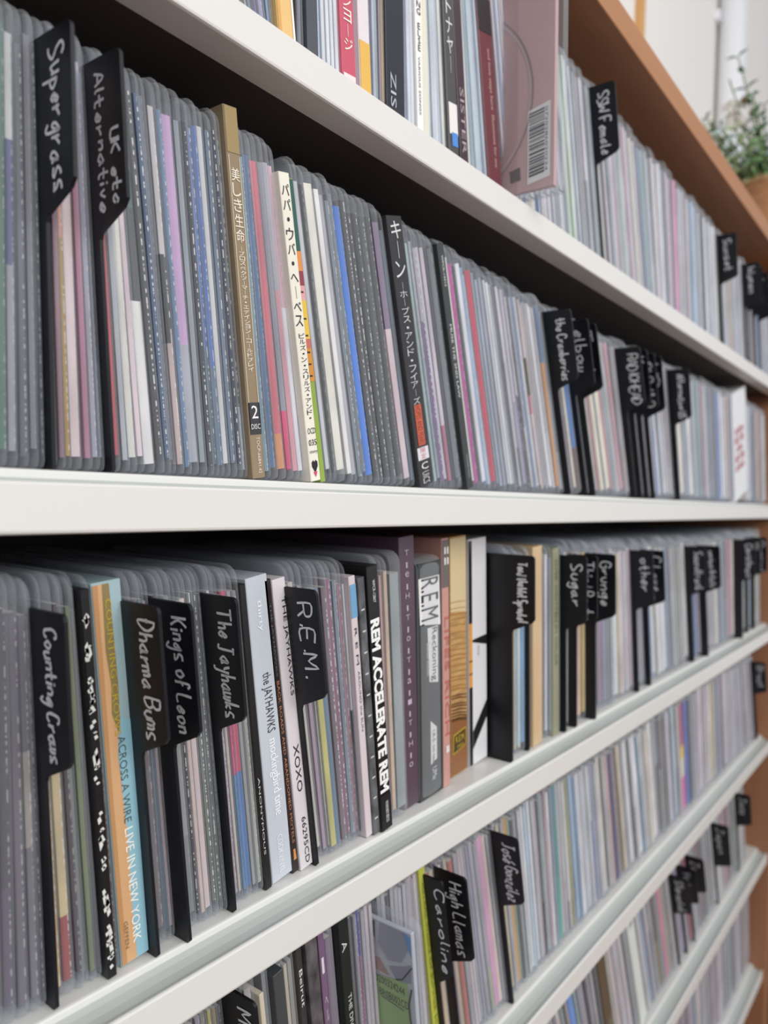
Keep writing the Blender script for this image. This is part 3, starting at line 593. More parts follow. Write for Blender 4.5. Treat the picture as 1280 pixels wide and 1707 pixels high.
def lab_div(desc): return desc
ROWS = [
 dict(k='A', name='top row', z=SURF['A'], ref=lambda px: 857 - 0.706 * (1607 - px) - 2, start=372, end=1300,
  lean=[(400, 5, 399, 0), (496.6, 68, 495, 0), (579.6, 132, 573.6, 0), (647.4, 179, 644.4, 0), (705, 215, 699, 0), (836, 320, 813, 30), (1080, 485, 1062, 240), (1137, 525, 1130, 300), (1225, 560, 1218, 420)],
  pal=[(500, ['8a8fa0', '9aa0b4', '777c8c', 'a8acb8']), (640, ['e2e4ea', 'cfd6e2', 'f0f0f0']), (835, ['c8d2de', 'dfe2e6', 'b4c0cc', 'e8e6dc', 'a9b4bf', 'd4dae0']), (1060, ['b0b4b8', 'c8bcc0', '9aa0a6', 'c4c8c4', 'd0ccd0']), (1300, ['b9bec6', 'c8c8cc', 'a4a9b2', 'd4d0d0', 'c0b8c0'])],
  items=[S(404, 'a6b450'), S(414, 'a8aaa6'), S(422, '6c7a88'), S(431, '7d6f96'), S(440, '9a97b4'), S(451, '8fa6c0'), S(458, '33302f'),
   C(464, 495, 'e3bd7c', 'thick pale orange disc box with a white right edge, left end of top row', fn=lambda o, t, h: (spatch(o, t * .86, t - .0002, .0005, h - .001, 'ecebea'), spatch(o, .0002, t * .2, .0005, h - .001, 'd6a257')), lm='pale orange box', mt=None),
   S(497, '35374a', t=.003), S(501, '888f9e'), S(507, '6f7a88'),
   C(513, 531, '4d4f55', 'plain charcoal disc case between pale cases in the top row', lm='charcoal case', sleeve=False),
   S(532, 'b4c6df', t=.004), S(543, 'e2e6ea'), S(550, 'ececec'), S(557, 'f2f2f2'), S(563, 'eeeef2'), 
   C(571, 594, 'c7566c,d3a8c0@0.02'.split(',')[0], 'crimson disc spine with cream vertical Japanese lettering', fn=f_redspine, lm='crimson Japanese spine', sleeve=True),
   S(594, 'dccfd4'), C(601, 619, 'e2d9de', 'pale pink disc case whose spine bottom is yellow', fn=lambda o, t, h: spatch(o, .0002, t - .0002, .0004, .030, 'e0b254'), lm='yellow-bottomed case'),
   S(620, '8d94ac', t=.0025), S(625, 'c2c6d2'), S(630, '8ea0a8'), S(636, '9a8a8e'), S(640, 'c0a070', t=.002),
   C(645, 675, '20242e', 'wide blue-black disc spine with faint letters near the shelf', fn=f_blueblack, lm='wide blue-black spine'),
   S(676, 'b8c6dc', t=.003), S(682, 'd8dce6'), S(688, 'e2e2e6'),
   C(697, 707, 'eeeeea', 'white disc spine with dark vertical lettering, top row', fn=f_wtext, lm='white lettered spine'),
   C(708, 716, 'dedccb', 'plain ivory disc spine beside the white lettered spine', lm='ivory spine'),
   S(717, 'd4dede'), S(724, 'c4ccd4'),
   C(749, 765, '4c4a4a', 'black and white disc spine with Japanese letters and blue spot', fn=f_photo, lm='blue-spotted spine'),
   C(768, 781, '42303a', 'dark maroon disc spine lettered down its lower half, top row', fn=f_maroon, lm='dark maroon spine'),
   S(782, 'cfcdc6'), S(790, '8fa4b0'), S(797, 'b9c8d0'), S(805, 'c4d0da'),
   C(815, 836, '6d3a42', 'burgundy disc case with a black band near its top', fn=lambda o, t, h: (spatch(o, .0002, t - .0002, .088, .106, '2b2729'), spatch(o, .0002, t * .45, .106, h - .001, 'c8b08a'), f_burg(o, t, h)), lm='burgundy case'),
   dict(kind='BAR', px=846, py=None, t=.0060, lm='barcode case'),
   S(948, 'c3d6be', py=330, t=.0035), S(956, 'd2e2cc', py=360, t=.0035), S(966, '6c9aa0', py=390, t=.002), S(972, '2c2e30', py=400, lm='black edge'), S(979, '34353a', py=405),
   D(1001, 'SSW Female', py=300, label='black divider with handwriting, leftmost divider in the top row', lm='leftmost divider', seg='top row'),
   S(1007, 'c8c4c0', py=400), S(1013, '4a3838', py=400, t=.0045), S(1030, 'c89aa8', py=400), S(1044, '8fc0a8', py=400), S(1058, 'e2dccd', py=350, t=.004),
   S(1075, '5a5c62', py=450), S(1122, 'e0b8c4', py=450), S(1128, 'e58cb8', py=450, t=.006), S(1146, 'a04c44', py=450), S(1155, 'a8c4dc', py=470, t=.005), S(1164, '6a98a8', py=470), S(1178, 'eeeef2', py=500, t=.006), S(1192, 'd8d4d0', py=500, t=.006),
   D(1206, 'Sunset', py=480, label='black divider standing alone right of the white cases, top row', lm='lone divider'),
   S(1216, 'd8c0a8', py=520, t=.004),
   D(1246, 'Women', py=520, label='first black divider of the cluster at the right end, top row', lm='end cluster'), D(1252, 'Folk', py=535, label='second black divider of the cluster at the right end, top row'), S(1255, 'd8b0a0', py=560),
   D(1261, 'Songs', py=545, label='third black divider of the cluster at the right end, top row'), D(1270, 'Older', py=560, label='fourth and last black divider of the right end cluster, top row')]),
 dict(k='B', name='second row', z=SURF['B'], ref=lambda px: 783 + .047 * px - 14, start=-60, end=1279,
  lean=[(0, 745, -5, 100), (100, 770, 85, 300), (207, 763, 180, 350), (265, 768, 208, 138), (336, 775, 289, 181), (435, 803, 386, 210), (518, 803, 460, 272), (622, 785, 563, 318), (825, 815, 780, 458), (935, 805, 905, 565), (1022, 828, 992, 640), (1144, 827, 1136, 686), (1237, 830, 1233, 680)],
  pal=[(110, ['6c7078', '8a8c92', '555a64', '9a9a9e']), (360, ['8a9098', '9ba1ab', 'b0b2b8', '747c88']), (600, ['8f969e', 'a4a8b0', 'b8b4bc', '7c8894']), (720, ['5c6470', '6f7884', '889098']), (880, ['a8aab0', 'b8b4bc', '9aa2ac', 'c8c4cc']), (1140, ['b0b0b4', 'b8b0b4', '9a9ea6', 'c4c0c0']), (1300, ['98a0ae', 'a8aeb8', '8a94a4', 'b4b8c0'])],
  items=[S(-2, '285c48,285c48', lm='green edge'), S(20, '8c8c94@0.45,34386a@0.75,b8b8b8'), S(40, '4a4e58'), S(58, '74747c'), S(74, '3a4252'),
   D(85, 'Supergrass', label='tall black divider at the far left of the second row, handwritten', lm='far left divider'),
   S(104, '8e6a74'), S(116, 'b08c40@0.55,dc9c84', t=.0026), S(127, 'd8c4c4', t=.0036), S(147, 'a87088'), S(161, 'a8a4b4'), S(174, '8a94a4'),
   D(187, 'Alternative', two='UK etc', label='black divider with two lines of handwriting, second from left, second row', lm='two-line divider'),
   S(196, 'b8404e@0.7,70283c', t=.004), S(211, 'aaaeb2'), S(224, 'd8d4ca', t=.0036), S(239, 'dcc8cc', t=.0026), S(250, 'e0dcd8@0.45,34383e@0.7,3c6e64@0.8,d8d4d0', t=.0042, lm='white edge'),
   S(268, '34353a', dashed=.9), S(281, '3e5878', dashed=.8), S(290, '6c7480'), S(300, 'b8a4a0@0.35,34343a@0.6,c8c4c4', dashed=.5), S(314, '5c7898', dashed=.4), S(325, 'a8aab4@0.35,c8a2cc', t=.0036, lm='lilac edge'), S(341, '8a9298'),
   S(354, '2e343e', dashed=.9), S(364, '58707c@0.35,4a70ac', dashed=.4), S(372, '5a7088@0.3,4c6cac', dashed=.4), S(383, 'd0d0d0', dashed=.2), S(393, '6a7c90', dashed=.6), S(403, '28344c', dashed=.9),
   S(411, 'a8b4bc@0.2,5a5e60', t=.003, dashed=.6),
   C(421, 442, '8f7d63', 'gold disc spine with white Japanese lettering and a 2 DISC label', h=.1405, yf=.0150, fn=f_gold, lm='gold spine', top=True),
   S(445, '7c98a4'), S(455, '486890', t=.0032), S(469, 'd08a58@0.12,c8606e', t=.0038, lm='rose-red edge'), S(482, 'd0406c@0.2,8c8c96'), S(493, 'cc9098@0.6,a8a4ac'), S(503, 'e8e4ea@0.55,d8b0bc', t=.0036),
   C(518, 534, 'e6e2d4', 'cream disc spine with bold black Japanese lettering and heart emblem', yf=.0150, fn=f_jp, lm='cream Japanese spine', h=.127),
   C(534, 542, '8ca644', 'painted disc spine, lime below, orange middle, dark green top', yf=.0162, fn=lambda o, t, h: (spatch(o, .0001, t - .0001, .045, .094, 'c8963c', yy=-.0001), spatch(o, .0001, t - .0001, .094, h - .0005, '2e5a50', yy=-.0001), f_painted(o, t, h)), lm='painted spine', h=.127),
   S(543, '6e7888'), S(549, 'c4c4c8', t=.0025), S(557, '17191d', t=.0034, lm='black edge'), 
   S(567, 'e6e2d4', t=.0052, dashed=0), S(583, 'eae8e4', t=.0030, dashed=0), S(592, 'b4b0b6'), S(601, '7a848c', dashed=.6), S(615, '2f74d0', t=.0042, lm='bright blue edge'),
   S(626, '2c2a2e', dashed=.7), S(636, '26262a', dashed=.8), S(645, '1c1d22', dashed=.7), S(656, '3a4048', dashed=.5), S(667, '22242a', dashed=.4), S(678, 'd8c4c8@0.6,7c6c84', t=.0032, lm='pale pink edge'), S(688, '6c7888'),
   C(699, 722, '2c2c2e', 'black disc spine with white Japanese lettering and an orange strip', yf=.0150, fn=f_black_jp, lm='black Japanese spine', h=.134),
   S(723, '22302c', t=.003), S(738, '6e4c80@0.7,b0a8b0', dashed=.8, t=.0036), S(749, 'a86078@0.25,c8bcc4', t=.0042), S(762, '6c7078'), S(770, '646a72'),
   C(778, 788, '35393a', 'slim dark grey disc spine with small spaced white lettering', yf=.0155, fn=f_muse, lm='dark grey spine', h=.134),
   S(789, 'd8d6cc', t=.003), S(795, 'bc3c94', t=.0036, lm='magenta edge'), S(805, 'dcdce2', t=.004), S(813, '9cb0cc'),
   S(824, 'c01c44', t=.0058, lm='crimson edge'), S(836, 'a8b0c0'), S(853, 'd4d8d8', t=.004), S(871, '2c2c2c@0.2,d0ccc8', t=.003), S(884, '40484a@0.5,c8c8c4', dashed=.8), S(903, 'd0c4cc@0.4,c87c98@0.5,34343a@0.7,c8bcc4'), S(917, 'd8d4d4'),
   S(930, 'c8925c@0.7,5c7898', t=.005, lm='orange edge'),
   D(948, 'the Cranberries', py=800, label='black divider left of the blue edge, second row', lm='divider by blue'),
   S(958, 'dcd4c4', t=.0022), S(962, '5a3a34@0.25,2c6cb0', t=.007, lm='blue edge'),
   D(976, 'elbow', py=800, label='black divider right of the blue edge, second row'), S(980, '9a9ca0', t=.005, dashed=.7),
   D(989, 'Travis', py=800, label='black divider left of the cream discs, second row', lm='divider by cream'), S(996, 'c8c4b8'), S(1003, 'e2dac0', t=.006), S(1012, 'ebe2ca', t=.006, lm='cream edge'), S(1028, '98a4a0'), S(1037, 'c09098', t=.006), S(1046, 'd09468@0.3,b8bcbc', dashed=.4),
   D(1057, 'RADIOHEAD', py=800, label='first black divider of the cluster of four, second row', lm='cluster of four'), S(1060, 'c4c4c4'), D(1068, 'Keane', py=805, label='second black divider of the cluster of four, second row'), S(1071, 'b8b8b8'),
   D(1079, 'IDLEWILD', py=805, label='third black divider of the cluster of four, second row'), S(1084, 'b0b0b8'), D(1089, 'U2', py=805, label='fourth black divider of the cluster of four, second row'), S(1096, '5c78b0@0.5,8c94a4'), S(1104, '6c7074', dashed=.5),
   D(1125, 'Alternative US', py=700, label='black divider standing alone right of the cluster, second row', lm='lone divider'), S(1138, 'e8e0d0', t=.007, lm='ivory edge'),
   S(1158, '76879c'), S(1169, '6f9c8c'), S(1199, '4c78bc', t=.008), S(1206, 'dfe0e8', t=.008), S(1215, 'd4bcb8', t=.008),
   C(1225, 1247, 'e4e6ea', 'wide white disc box with red characters, right end of second row', fn=f_redtext, lm='white box', h=.135), S(1257, '5c6480'), S(1266, 'b06c74')]),
 dict(k='C', name='third row', z=SURF['C'], ref=None, start=-70, end=1268,
  lean=[(18, 1690, 5, 1100), (110, 1675, 68, 1000), (203, 1615, 150, 960), (258, 1575, 207, 960), (455, 1468, 408, 945), (530, 1430, 500, 1150), (638, 1387, 612, 925), (700, 1337, 695, 890), (779, 1285, 776, 893), (812, 1265, 810, 912), (960, 1210, 960, 1020), (1098, 1130, 1090, 960), (1185, 1085, 1180, 960), (1228.4, 1056, 1226.7, 885)],
  pal=[(110, ['5c5260', '6e6670', '4a4450', '7c7880']), (300, ['6c6468', '7c7a80', '5a6068']), (450, ['8c8c8c', 'a09a9c', '7a8080']), (620, ['9aa0a8', 'a89ca4', '7c8894', '8c7a84']), (760, ['b0a8a8', '9a9aa0']), (940, ['a4a4a8', 'b0a8a4', '8c94a0']), (1100, ['b0a8ac', 'a8aab0', 'c0b8bc', '989ca4']), (1300, ['bcbcc0', 'a8b0b4', 'b4a8b0', 'c4c0c0'])],
  items=[S(-4, '3c2c3e'), S(14, '50405a@0.3,3e3444', dashed=.3), S(38, '5e5462', dashed=.3), S(59, '66606c@0.4,9c928c@0.65,605c66', dashed=.3), S(77, '46424e', dashed=.3),
   D(93, 'Counting Crows', label='leftmost black divider of the third row, handwritten', lm='leftmost divider'),
   S(103, 'c8ac7c', t=.0026), S(112, '8c3034@0.18,c4b084', t=.0030), S(135, '3e303c', t=.0026), S(147, '6a6e6c'), S(157, '6e7a54', t=.003), S(169, '56525c'),
   C(181, 196, '17171a', 'black disc spine flecked with white chips', fn=f_speck, lm='flecked black spine', h=.134, yf=.0150), S(196, '2c2830', t=.0026),
   C(203, 259, '9fb9be', 'thick blue and sand coloured double disc box lettered down its spine', fn=f_book, lm='blue and sand box', h=.1355, yf=.0174),
   D(263, 'Dharma Bums', label='black divider directly right of the blue and sand box', lm='divider by box', yf=.0125),
   S(285, '4e6678'), S(293, 'b09ca0', dashed=.1), S(301, '3c3a38', t=.0022),
   D(316, 'Kings of Leon', label='black divider, third from left in the third row', lm='third divider', yf=.0110),
   S(337, '38343a', dashed=.9, t=.0022), S(343, 'd0bab2', t=.0026), S(350, 'd8c4c0', t=.0032), S(361, '6a7268@0.4,787c7a', dashed=.8), S(370, '4e6850@0.25,5c6462', dashed=.6), S(379, '585c62', dashed=.2),
   D(389, 'The Jayhawks', label='black divider just left of the rose and blue disc edges', lm='fourth divider'),
   S(397, 'dcd6d6', t=.0018), S(402, 'b89ca4', dashed=.8, t=.002), S(408, 'ccc0b0', t=.002), S(413, '5884a8@0.4,b4587c', t=.002), S(419, '1e66a8@0.4,c8205c', t=.0030, lm='rose and blue edge'), S(429, '9a9c9c'), S(437, 'a8a89c@0.6,8c9090', dashed=.4),
   C(444, 454, '1e1e20', 'slim black disc case left of the white case', lm='slim black case', h=.131, yf=.0170, fn=lambda o, t, h: spine(o, 'ANONYMOUS', .050, .016, t * .3, t * .3, 'c4c4c4')),
   C(455, 488, 'c2c9d2', 'wide pale silver disc box, text down its spine, third row', fn=f_jay1, lm='wide pale box', h=.1330, yf=.0185),
   C(488.5, 501, '2e2624', 'black disc case with copper lettering beside the pale box', fn=f_jay2, lm='copper lettered case', h=.132, yf=.0185),
   C(502, 524, 'd8d2d6', 'white disc case with bold black lettering beside the copper lettered case', fn=f_xoxo, lm='white lettered case', h=.132, yf=.0175),
   D(529, 'R.E.M.', label='black divider with spaced initials and dots, third row', lm='initials divider', yf=.0150),
   S(535, 'c4beb4', t=.003), S(545, 'a890a0', t=.002), S(553, 'a8a4a4', t=.0016), S(557, 'c4bc6c', t=.0022, lm='straw yellow edge'), S(566, '5c7890'), S(574, '6c5c64', dashed=.7), S(583, '84546c', dashed=.7), S(592, '7c8490', dashed=.4), S(600, '90606e', dashed=.4), S(606, '34343a@0.5,c8c8cc', t=.002),
   C(611, 623, 'd4c8cc', 'pale pink disc case with blue top and grey lettering', fn=f_rem_ats, lm='blue-topped pale case', h=.1300, yf=.0160),
   C(624, 636, '5e6064', 'mottled grey disc case left of the bold white lettering', fn=f_dots, lm='mottled grey case', h=.1290, yf=.0150, mt='mottle'),
   C(637, 654, '18181a', 'black disc spine with very bold white lettering, third row', fn=f_accel, lm='bold lettered spine', h=.1340, yf=.0140),
   S(655, 'c09c9c', t=.002), S(659, 'ccb098', t=.0026), S(666, '8f9898', t=.0026),
   C(675, 700, '54424f', 'tall plum purple disc box with sparse pale letters', fn=f_purple, lm='plum purple box', h=.1460, nf=True, yf=.0210),
   C(701, 739, '36393a', 'thick dark grey disc box with white title labels, third row', fn=f_reck, lm='dark grey box', h=.1310, nf=True, yf=.0203, cs=True),
   C(740, 751, 'c4938a', 'salmon pink disc box rising behind the dark grey box', fn=f_pink, lm='salmon pink box', h=.1440, nf=True, yf=.0225),
   C(753, 779, 'c89a5c', 'disc box with flaming golden wood print and a yellow framed title', fn=f_flame, lm='wood print box', h=.1440, nf=True, yf=.0275, mt='flame'),
   C(783, 812, 'dedde0', 'white disc box with black diagonal bands and orange left edge', fn=f_bw, lm='black banded white box', h=.1420, nf=True, yf=.0290),
   D(854, 'Toad the Wet Sprocket', label='widest showing black divider, right of the black banded white box', lm='widest divider', yf=.0126, h=.1330, tl=.041, nf=True),
   S(858, '9aa4a8'), S(864, '8fb8d0', t=.0036), S(871, '6fa4cc', t=.005, lm='light blue edge'), 
   D(882, '', tab=.001, label='plain black divider between the light blue and tan edges', yf=.0150),
   C(889, 904, 'cfb38c', 'plain tan disc case right of the light blue edge', lm='tan case', h=.136, yf=.0165), S(905, '8a8688@0.6,c04050@0.7,b0acac', dashed=.5), S(914, 'b0b4b0'),
   C(922, 932, '94957a', 'olive green disc spine with faint dark lettering', fn=f_olive, lm='olive green spine', h=.134, yf=.0165), S(934, '8490b4'),
   D(942, 'Sugar', label='first of three touching black dividers, third row', lm='touching dividers', yf=.0135), S(947, 'bcaeac'), S(953, '6c7470'), D(961, 'Third Party', label='middle one of three touching black dividers, third row', yf=.0125),
   S(966, 'e0b89c', t=.006), S(973, 'd8bc70', t=.003, lm='yellow edge'), S(978, '3c648c', t=.005), D(993, 'Grunge', label='last of three touching black dividers, third row', lm='last touching divider', yf=.0095),
   S(1000, 'b8a0ac', t=.004), S(1005, 'a47c8c'), S(1012, 'b0a4a8'), S(1022, '4c5c58', dashed=.6), S(1029, 'd4dcdc@0.6,80404c@0.75,b4b0b4', t=.006),
   D(1065, 'other', label='black divider left of the bright white discs, third row', lm='divider by white'), D(1085, 'C.Love...', label='black divider with a white dot on its tab, third row', lm='dotted divider'),
   S(1090, 'dcdad8', t=.008), S(1098, 'e4e2de', t=.008), S(1106, 'dcdce0', t=.007), S(1114, 'c4c8cc'), S(1128, '8c9a9c'), S(1145, 'd4d0cc', t=.009),
   D(1157, 'Soundtrack', label='left one of a pair of black dividers near the right end, third row', lm='divider pair'), S(1163, '7c78a4@0.6,50505a', t=.009), D(1181, 'Various Artists', label='right one of a pair of black dividers near the right end, third row', yf=.0100),
   S(1217, 'c8809c', t=.009, lm='rose pink edge'), D(1238, 'Christmas', label='black divider right of the rose pink edge, third row', lm='divider by rose', yf=.0080), D(1247, 'Blues', label='second black divider right of the rose pink edge, third row'), S(1251, 'a4b4cc', t=.01), D(1258, 'Classical', label='rightmost black divider of the third row, by the brown panel'), S(1262, 'b4bc8c')]),
 dict(k='D', name='fourth row', z=SURF['D'], ref=None, start=325, end=1262,
  lean=[(500, 1700, 489, 1580), (707, 1700, 697, 1540), (743, 1707, 728, 1570), (830, 1700, 800, 1450), (935, 1580, 920, 1330), (962, 1580, 942, 1300), (1075, 1400, 1058, 1200), (1145, 1365, 1138, 1200), (1192, 1370, 1186, 1160), (1264, 1215, 1258, 1120)],
  pal=[(610, ['8c8a86', 'a09c98', '7c7a80', '948c98']), (860, ['b0acb4', 'a0a0a4', 'c4b8bc']), (1000, ['c4c8c8', 'b8c4cc', 'd0d0d0', 'a8b0b0', 'c0b4bc']), (1140, ['bcb8b8', '9c9898', 'd0d0d0', 'a4a0a8']), (1300, ['bcb0b8', 'b0b4bc', 'c8c0c4', 'a8acb4'])],
  items=[S(340, '8c8478', py=1695), S(350, 'b0a858', py=1695), S(358, '9c8c68', py=1690), S(367, '5c5464', py=1690, t=.004),
   D(384, 'Modest', py=1700, h=.137, label='black divider cut off by the bottom edge of the photo', lm='bottom edge divider'), S(392, '3a3c48', py=1690, t=.0035), S(404, '34384c', py=1690, t=.003), S(412, 'aaa4a0', py=1690, t=.0036),
   C(430, 438, 'cfc4b0', 'slim cream disc box with a torn open top, fourth row', py=1640, fn=lambda o, t, h: [spoly(o, [(t * .2, z), (t * .8, z + .0004), (t * .5, z + .0025)], '9a7c58') for z in (.05, .062, .07, .083)], lm='torn cream box', h=.124, yf=.0150), S(441, '888c90', py=1640, t=.004),
   C(456, 475, '44484b', 'dark slate disc case lettered in pale grey, fourth row', py=1640, fn=f_dep, lm='dark slate case', h=.128, yf=.0150), S(477, 'c8bda8', py=1620, t=.003), S(484, 'a09c94', py=1620, t=.0026),
   C(494, 504, '3c3a3a', 'dark disc spine with white serif lettering, fourth row', py=1600, fn=f_beirut, lm='white serif spine', h=.134, yf=.0160),
   C(511, 531, '5a575c', 'smoky grey marbled disc box under the shelf edge, fourth row', py=1600, mt='mottle', lm='smoky marbled box', h=.134, yf=.0140),
   C(533, 543, '755c78', 'purple disc spine with vertical Japanese lettering, fourth row', py=1600, fn=f_purjp, lm='purple Japanese spine', h=.134, yf=.0145), S(545, '6e5a74', py=1590, t=.0036), S(556, '7e707e', py=1590, t=.003),
   C(566, 583, '1c2422', 'green-black disc spine with thin white capitals, fourth row', py=1570, fn=f_divine, lm='green-black spine', h=.134, yf=.0150), S(584, '40323a', py=1570, t=.003), S(592, '8c8a90', py=1560), S(600, '8c4474@0.8,3c3c94', py=1580, t=.0028),
   dict(kind='JACKET', px=696, py=1545, t=.0050, lm='protruding jacket'),
   S(702, '7c7458', py=1550, t=.0022), C(708, 720, 'bcc054', 'lime yellow disc spine with tiny text, fourth row', py=1560, fn=f_limetext, lm='lime yellow spine', h=.134, yf=.0170), S(721, '7c7c68', py=1560, t=.002),
   D(727, 'Caroline', py=1600, tab=.0095, label='black divider right of the lime yellow spine', lm='divider by lime', tl=.060), S(730, 'cc4858', py=1640, t=.0030, lm='coral red edge'),
   D(752, 'High Llamas', py=1600, label='black divider with longer tab writing, right of the lime divider', tl=.052, yf=.0125), S(757, '5a5668', py=1620, t=.003), S(764, 'd8b8a0', py=1620, t=.0016), S(768, 'b05444', py=1600, t=.004, lm='rust edge'), S(779, '6c4450', py=1640, t=.002),
   S(790, 'c0b0b4', py=1640), S(800, '9c98ac', py=1600), S(806, 'b4b4b8', py=1550), S(813, 'b8c890@0.25,b8b0b8', py=1600, t=.0038),
   S(818, 'd8a0c0', py=1600, t=.0044, lm='orchid pink edge'), S(828, 'e0c8c0', py=1600, t=.0042), S(839, '6a6668', py=1600, t=.002),
   D(843, 'José González'.replace('José', 'José').replace('González', 'González').replace('ú', 'é'), py=1570, label='black divider under the shelf, right of the orchid pink edge', lm='divider by ochre'), S(847, 'c8c0a0', py=1560, t=.003), S(853, 'b8b4bc', py=1560, t=.002), S(860, 'c8964c', py=1560, t=.005, lm='ochre edge'), S(871, 'a8c0a8', py=1600, t=.002),
   S(876, 'b0b4b8', py=1560), S(884, 'e8e8ea', py=1540, t=.003), S(888, 'b8d0dc', py=1540), S(896, 'e4e4ec', py=1540, t=.004), S(902, 'c4a8b4', py=1500), S(907, '303632@0.35,58706c', py=1500, t=.0036, dashed=.3), S(914, 'a0b0a8', py=1500), S(920, 'e0e0dc', py=1480, t=.003), S(924, '8c98b0', py=1460),
   S(928, '34a090@0.4,3c9088@0.8,3c8890', py=1450, t=.006, lm='teal edge'), S(938, 'b8acb4', py=1450), S(946, '8c8c8c@0.2,c4c4c4', py=1450, dashed=.8, t=.003), S(953, '9c9c58', py=1450, t=.0025, lm='moss edge'), S(959, 'a0bcd4', py=1450, t=.005), S(970, 'e0e0e0', py=1450, t=.005), S(981, 'e4e0ec', py=1450, t=.003), S(989, '605c9c@0.6,d4d4dc', py=1400, t=.003), S(1000, 'd8d8dc', py=1400, t=.003),
   S(1008, '48403c', py=1400, t=.004), S(1018, 'd0b8b4', py=1400), S(1026, '34346c', py=1400, t=.004, lm='indigo edge'), S(1032, 'a4846c', py=1400), S(1045, 'dcdcdc', py=1350, t=.006), S(1053, '28282c', py=1350, t=.004, lm='ink black edge'), S(1061, 'e8e8ec', py=1350, t=.008), S(1070, '6c98b0', py=1350), S(1080, 'ded4c4', py=1320, t=.008), S(1086, 'ece8e4', py=1320, t=.006), S(1098, '384844@0.6,8c949c', py=1320, t=.005), S(1106, '5c4c4c', py=1320, dashed=.6), S(1116, 'c8c8d8', py=1300, t=.008), S(1125, 'b8d4e0', py=1300, t=.006), 
   S(1139, 'd858a8@0.3,d8d8c4@0.48,e0c050@0.6,b03878', py=1300, t=.008, lm='multicolour edge'), S(1146, '4c68c4', py=1300, t=.008), S(1154, '7c868c', py=1300, t=.006), S(1165, 'c8b8c4', py=1280, t=.009), S(1174, 'bcacb4', py=1280, t=.008), S(1185, 'ece8d8', py=1280, t=.009, dashed=.2), S(1197, '5c6480', py=1250), S(1202, '9c80b0', py=1240, t=.006), S(1208, 'e8d8dc', py=1240, t=.009), S(1220, 'b8bcc8', py=1200), S(1230, 'b4c0cc', py=1200, t=.008),
   D(1256, 'Brazil', py=1120, label='black divider beside the brown side panel, fourth row', lm='panel divider'), S(1259, 'd4ccdc', py=1160, t=.01)]),
 dict(k='E', name='fifth row', z=SURF['E'], ref=None, start=905, end=1262,
  lean=[(963, 1700, 955, 1660), (1018, 1707, 1003, 1600), (1075, 1707, 1050, 1560), (1110, 1620, 1095, 1500), (1155, 1570, 1140, 1480), (1185, 1550, 1165, 1420), (1262, 1425, 1258, 1300)],
  pal=[(1050, ['9c949c', 'a8a4a8', 'b8acb0']), (1300, ['a4a4a8', 'b0acb0', '8c9098', 'bcb8bc'])],
  items=[S(935, 'a8949c', py=1700), S(943, '5c4c44', py=1695), S(953, '4484d4', py=1690, t=.007, lm='bright blue edge'), S(966, '8c8a9c', py=1680, t=.005), S(980, '2c2e3c', py=1670, t=.003), S(985, '9c9ca0', py=1660), S(994, '18181c', py=1650, t=.003), 
   C(1001, 1015, '5e5040', 'brown disc spine with tan lettering, fifth row', py=1650, fn=f_browntext, lm='brown spine', h=.134), S(1018, 'b0b0a4', py=1650), S(1023, 'd4c0bc', py=1650, t=.005), S(1032, 'b8b0b8', py=1650), S(1042, 'd0c4c4', py=1640, t=.005), 
   C(1056, 1068, 'dde2de', 'plain off-white disc case, right of the brown spine, fifth row', py=1620, fn=f_white4, lm='off-white case', h=.134), S(1070, '5c6070', py=1620, t=.003), S(1075, '98a8c0', py=1600, t=.008), S(1083, 'b4b0bc', py=1600), S(1093, '8c7c40@0.5,58402c', py=1560, t=.003), S(1098, '8c9498', py=1560), S(1103, 'cc7c90', py=1560, t=.006, lm='salmon pink edge'), S(1112, 'a0908c', py=1540), S(1118, 'c0b8b4', py=1540),
   D(1130, 'Stereolab', py=1540, label='leftmost black divider of the fifth row', lm='leftmost divider'), S(1134, 'a898bc', py=1540, t=.005), D(1141, 'Yo La', py=1510, label='second black divider from the left in the fifth row'), S(1146, 'a42448', py=1510, t=.008, lm='ruby edge'), D(1155, 'Zero', py=1500, label='third black divider from the left in the fifth row'), S(1160, '9a9ca0', py=1500, t=.006), S(1168, '7c4c50', py=1500, t=.004), S(1174, '343844', py=1490, t=.010), S(1186, '9c9c9c', py=1470, t=.010),
   D(1196, 'Japan', py=1440, label='fourth black divider from the left in the fifth row', tl=.060), S(1199, 'dcd8d4', py=1460, t=.010), S(1208, 'd4a8b4', py=1440, t=.006), S(1213, '584444', py=1440, t=.005), D(1232, 'Jazz', py=1380, label='rightmost black divider of the fifth row', lm='rightmost divider'), S(1240, 'b4b0ac', py=1380, t=.008)]),
 dict(k='F', name='lowest row', z=SURF['F'], ref=None, start=1090, end=1253,
  lean=[(1180, 1700, 1178, 1650), (1245, 1620, 1243, 1530)],
  pal=[(1300, ['b4b0b4', 'a8a4ac', 'c4c4c4', '9898a0', 'bcacb4'])],
  items=[S(1142, '3c3034', py=1690, t=.006), S(1150, 'c8b0bc', py=1690, t=.008), S(1163, 'e4d8d8', py=1680, t=.004, lm='white edge'), S(1171, 'c0c4c0', py=1680, t=.012), S(1192, '9a8c90', py=1680, t=.012, lm='taupe edge'), S(1222, '8c8c94', py=1600), S(1232, 'd4d0d8', py=1600, t=.006), S(1243, 'b8a49c', py=1600, t=.008), S(1250, 'd8d4d8', py=1590, t=.006)]),
]

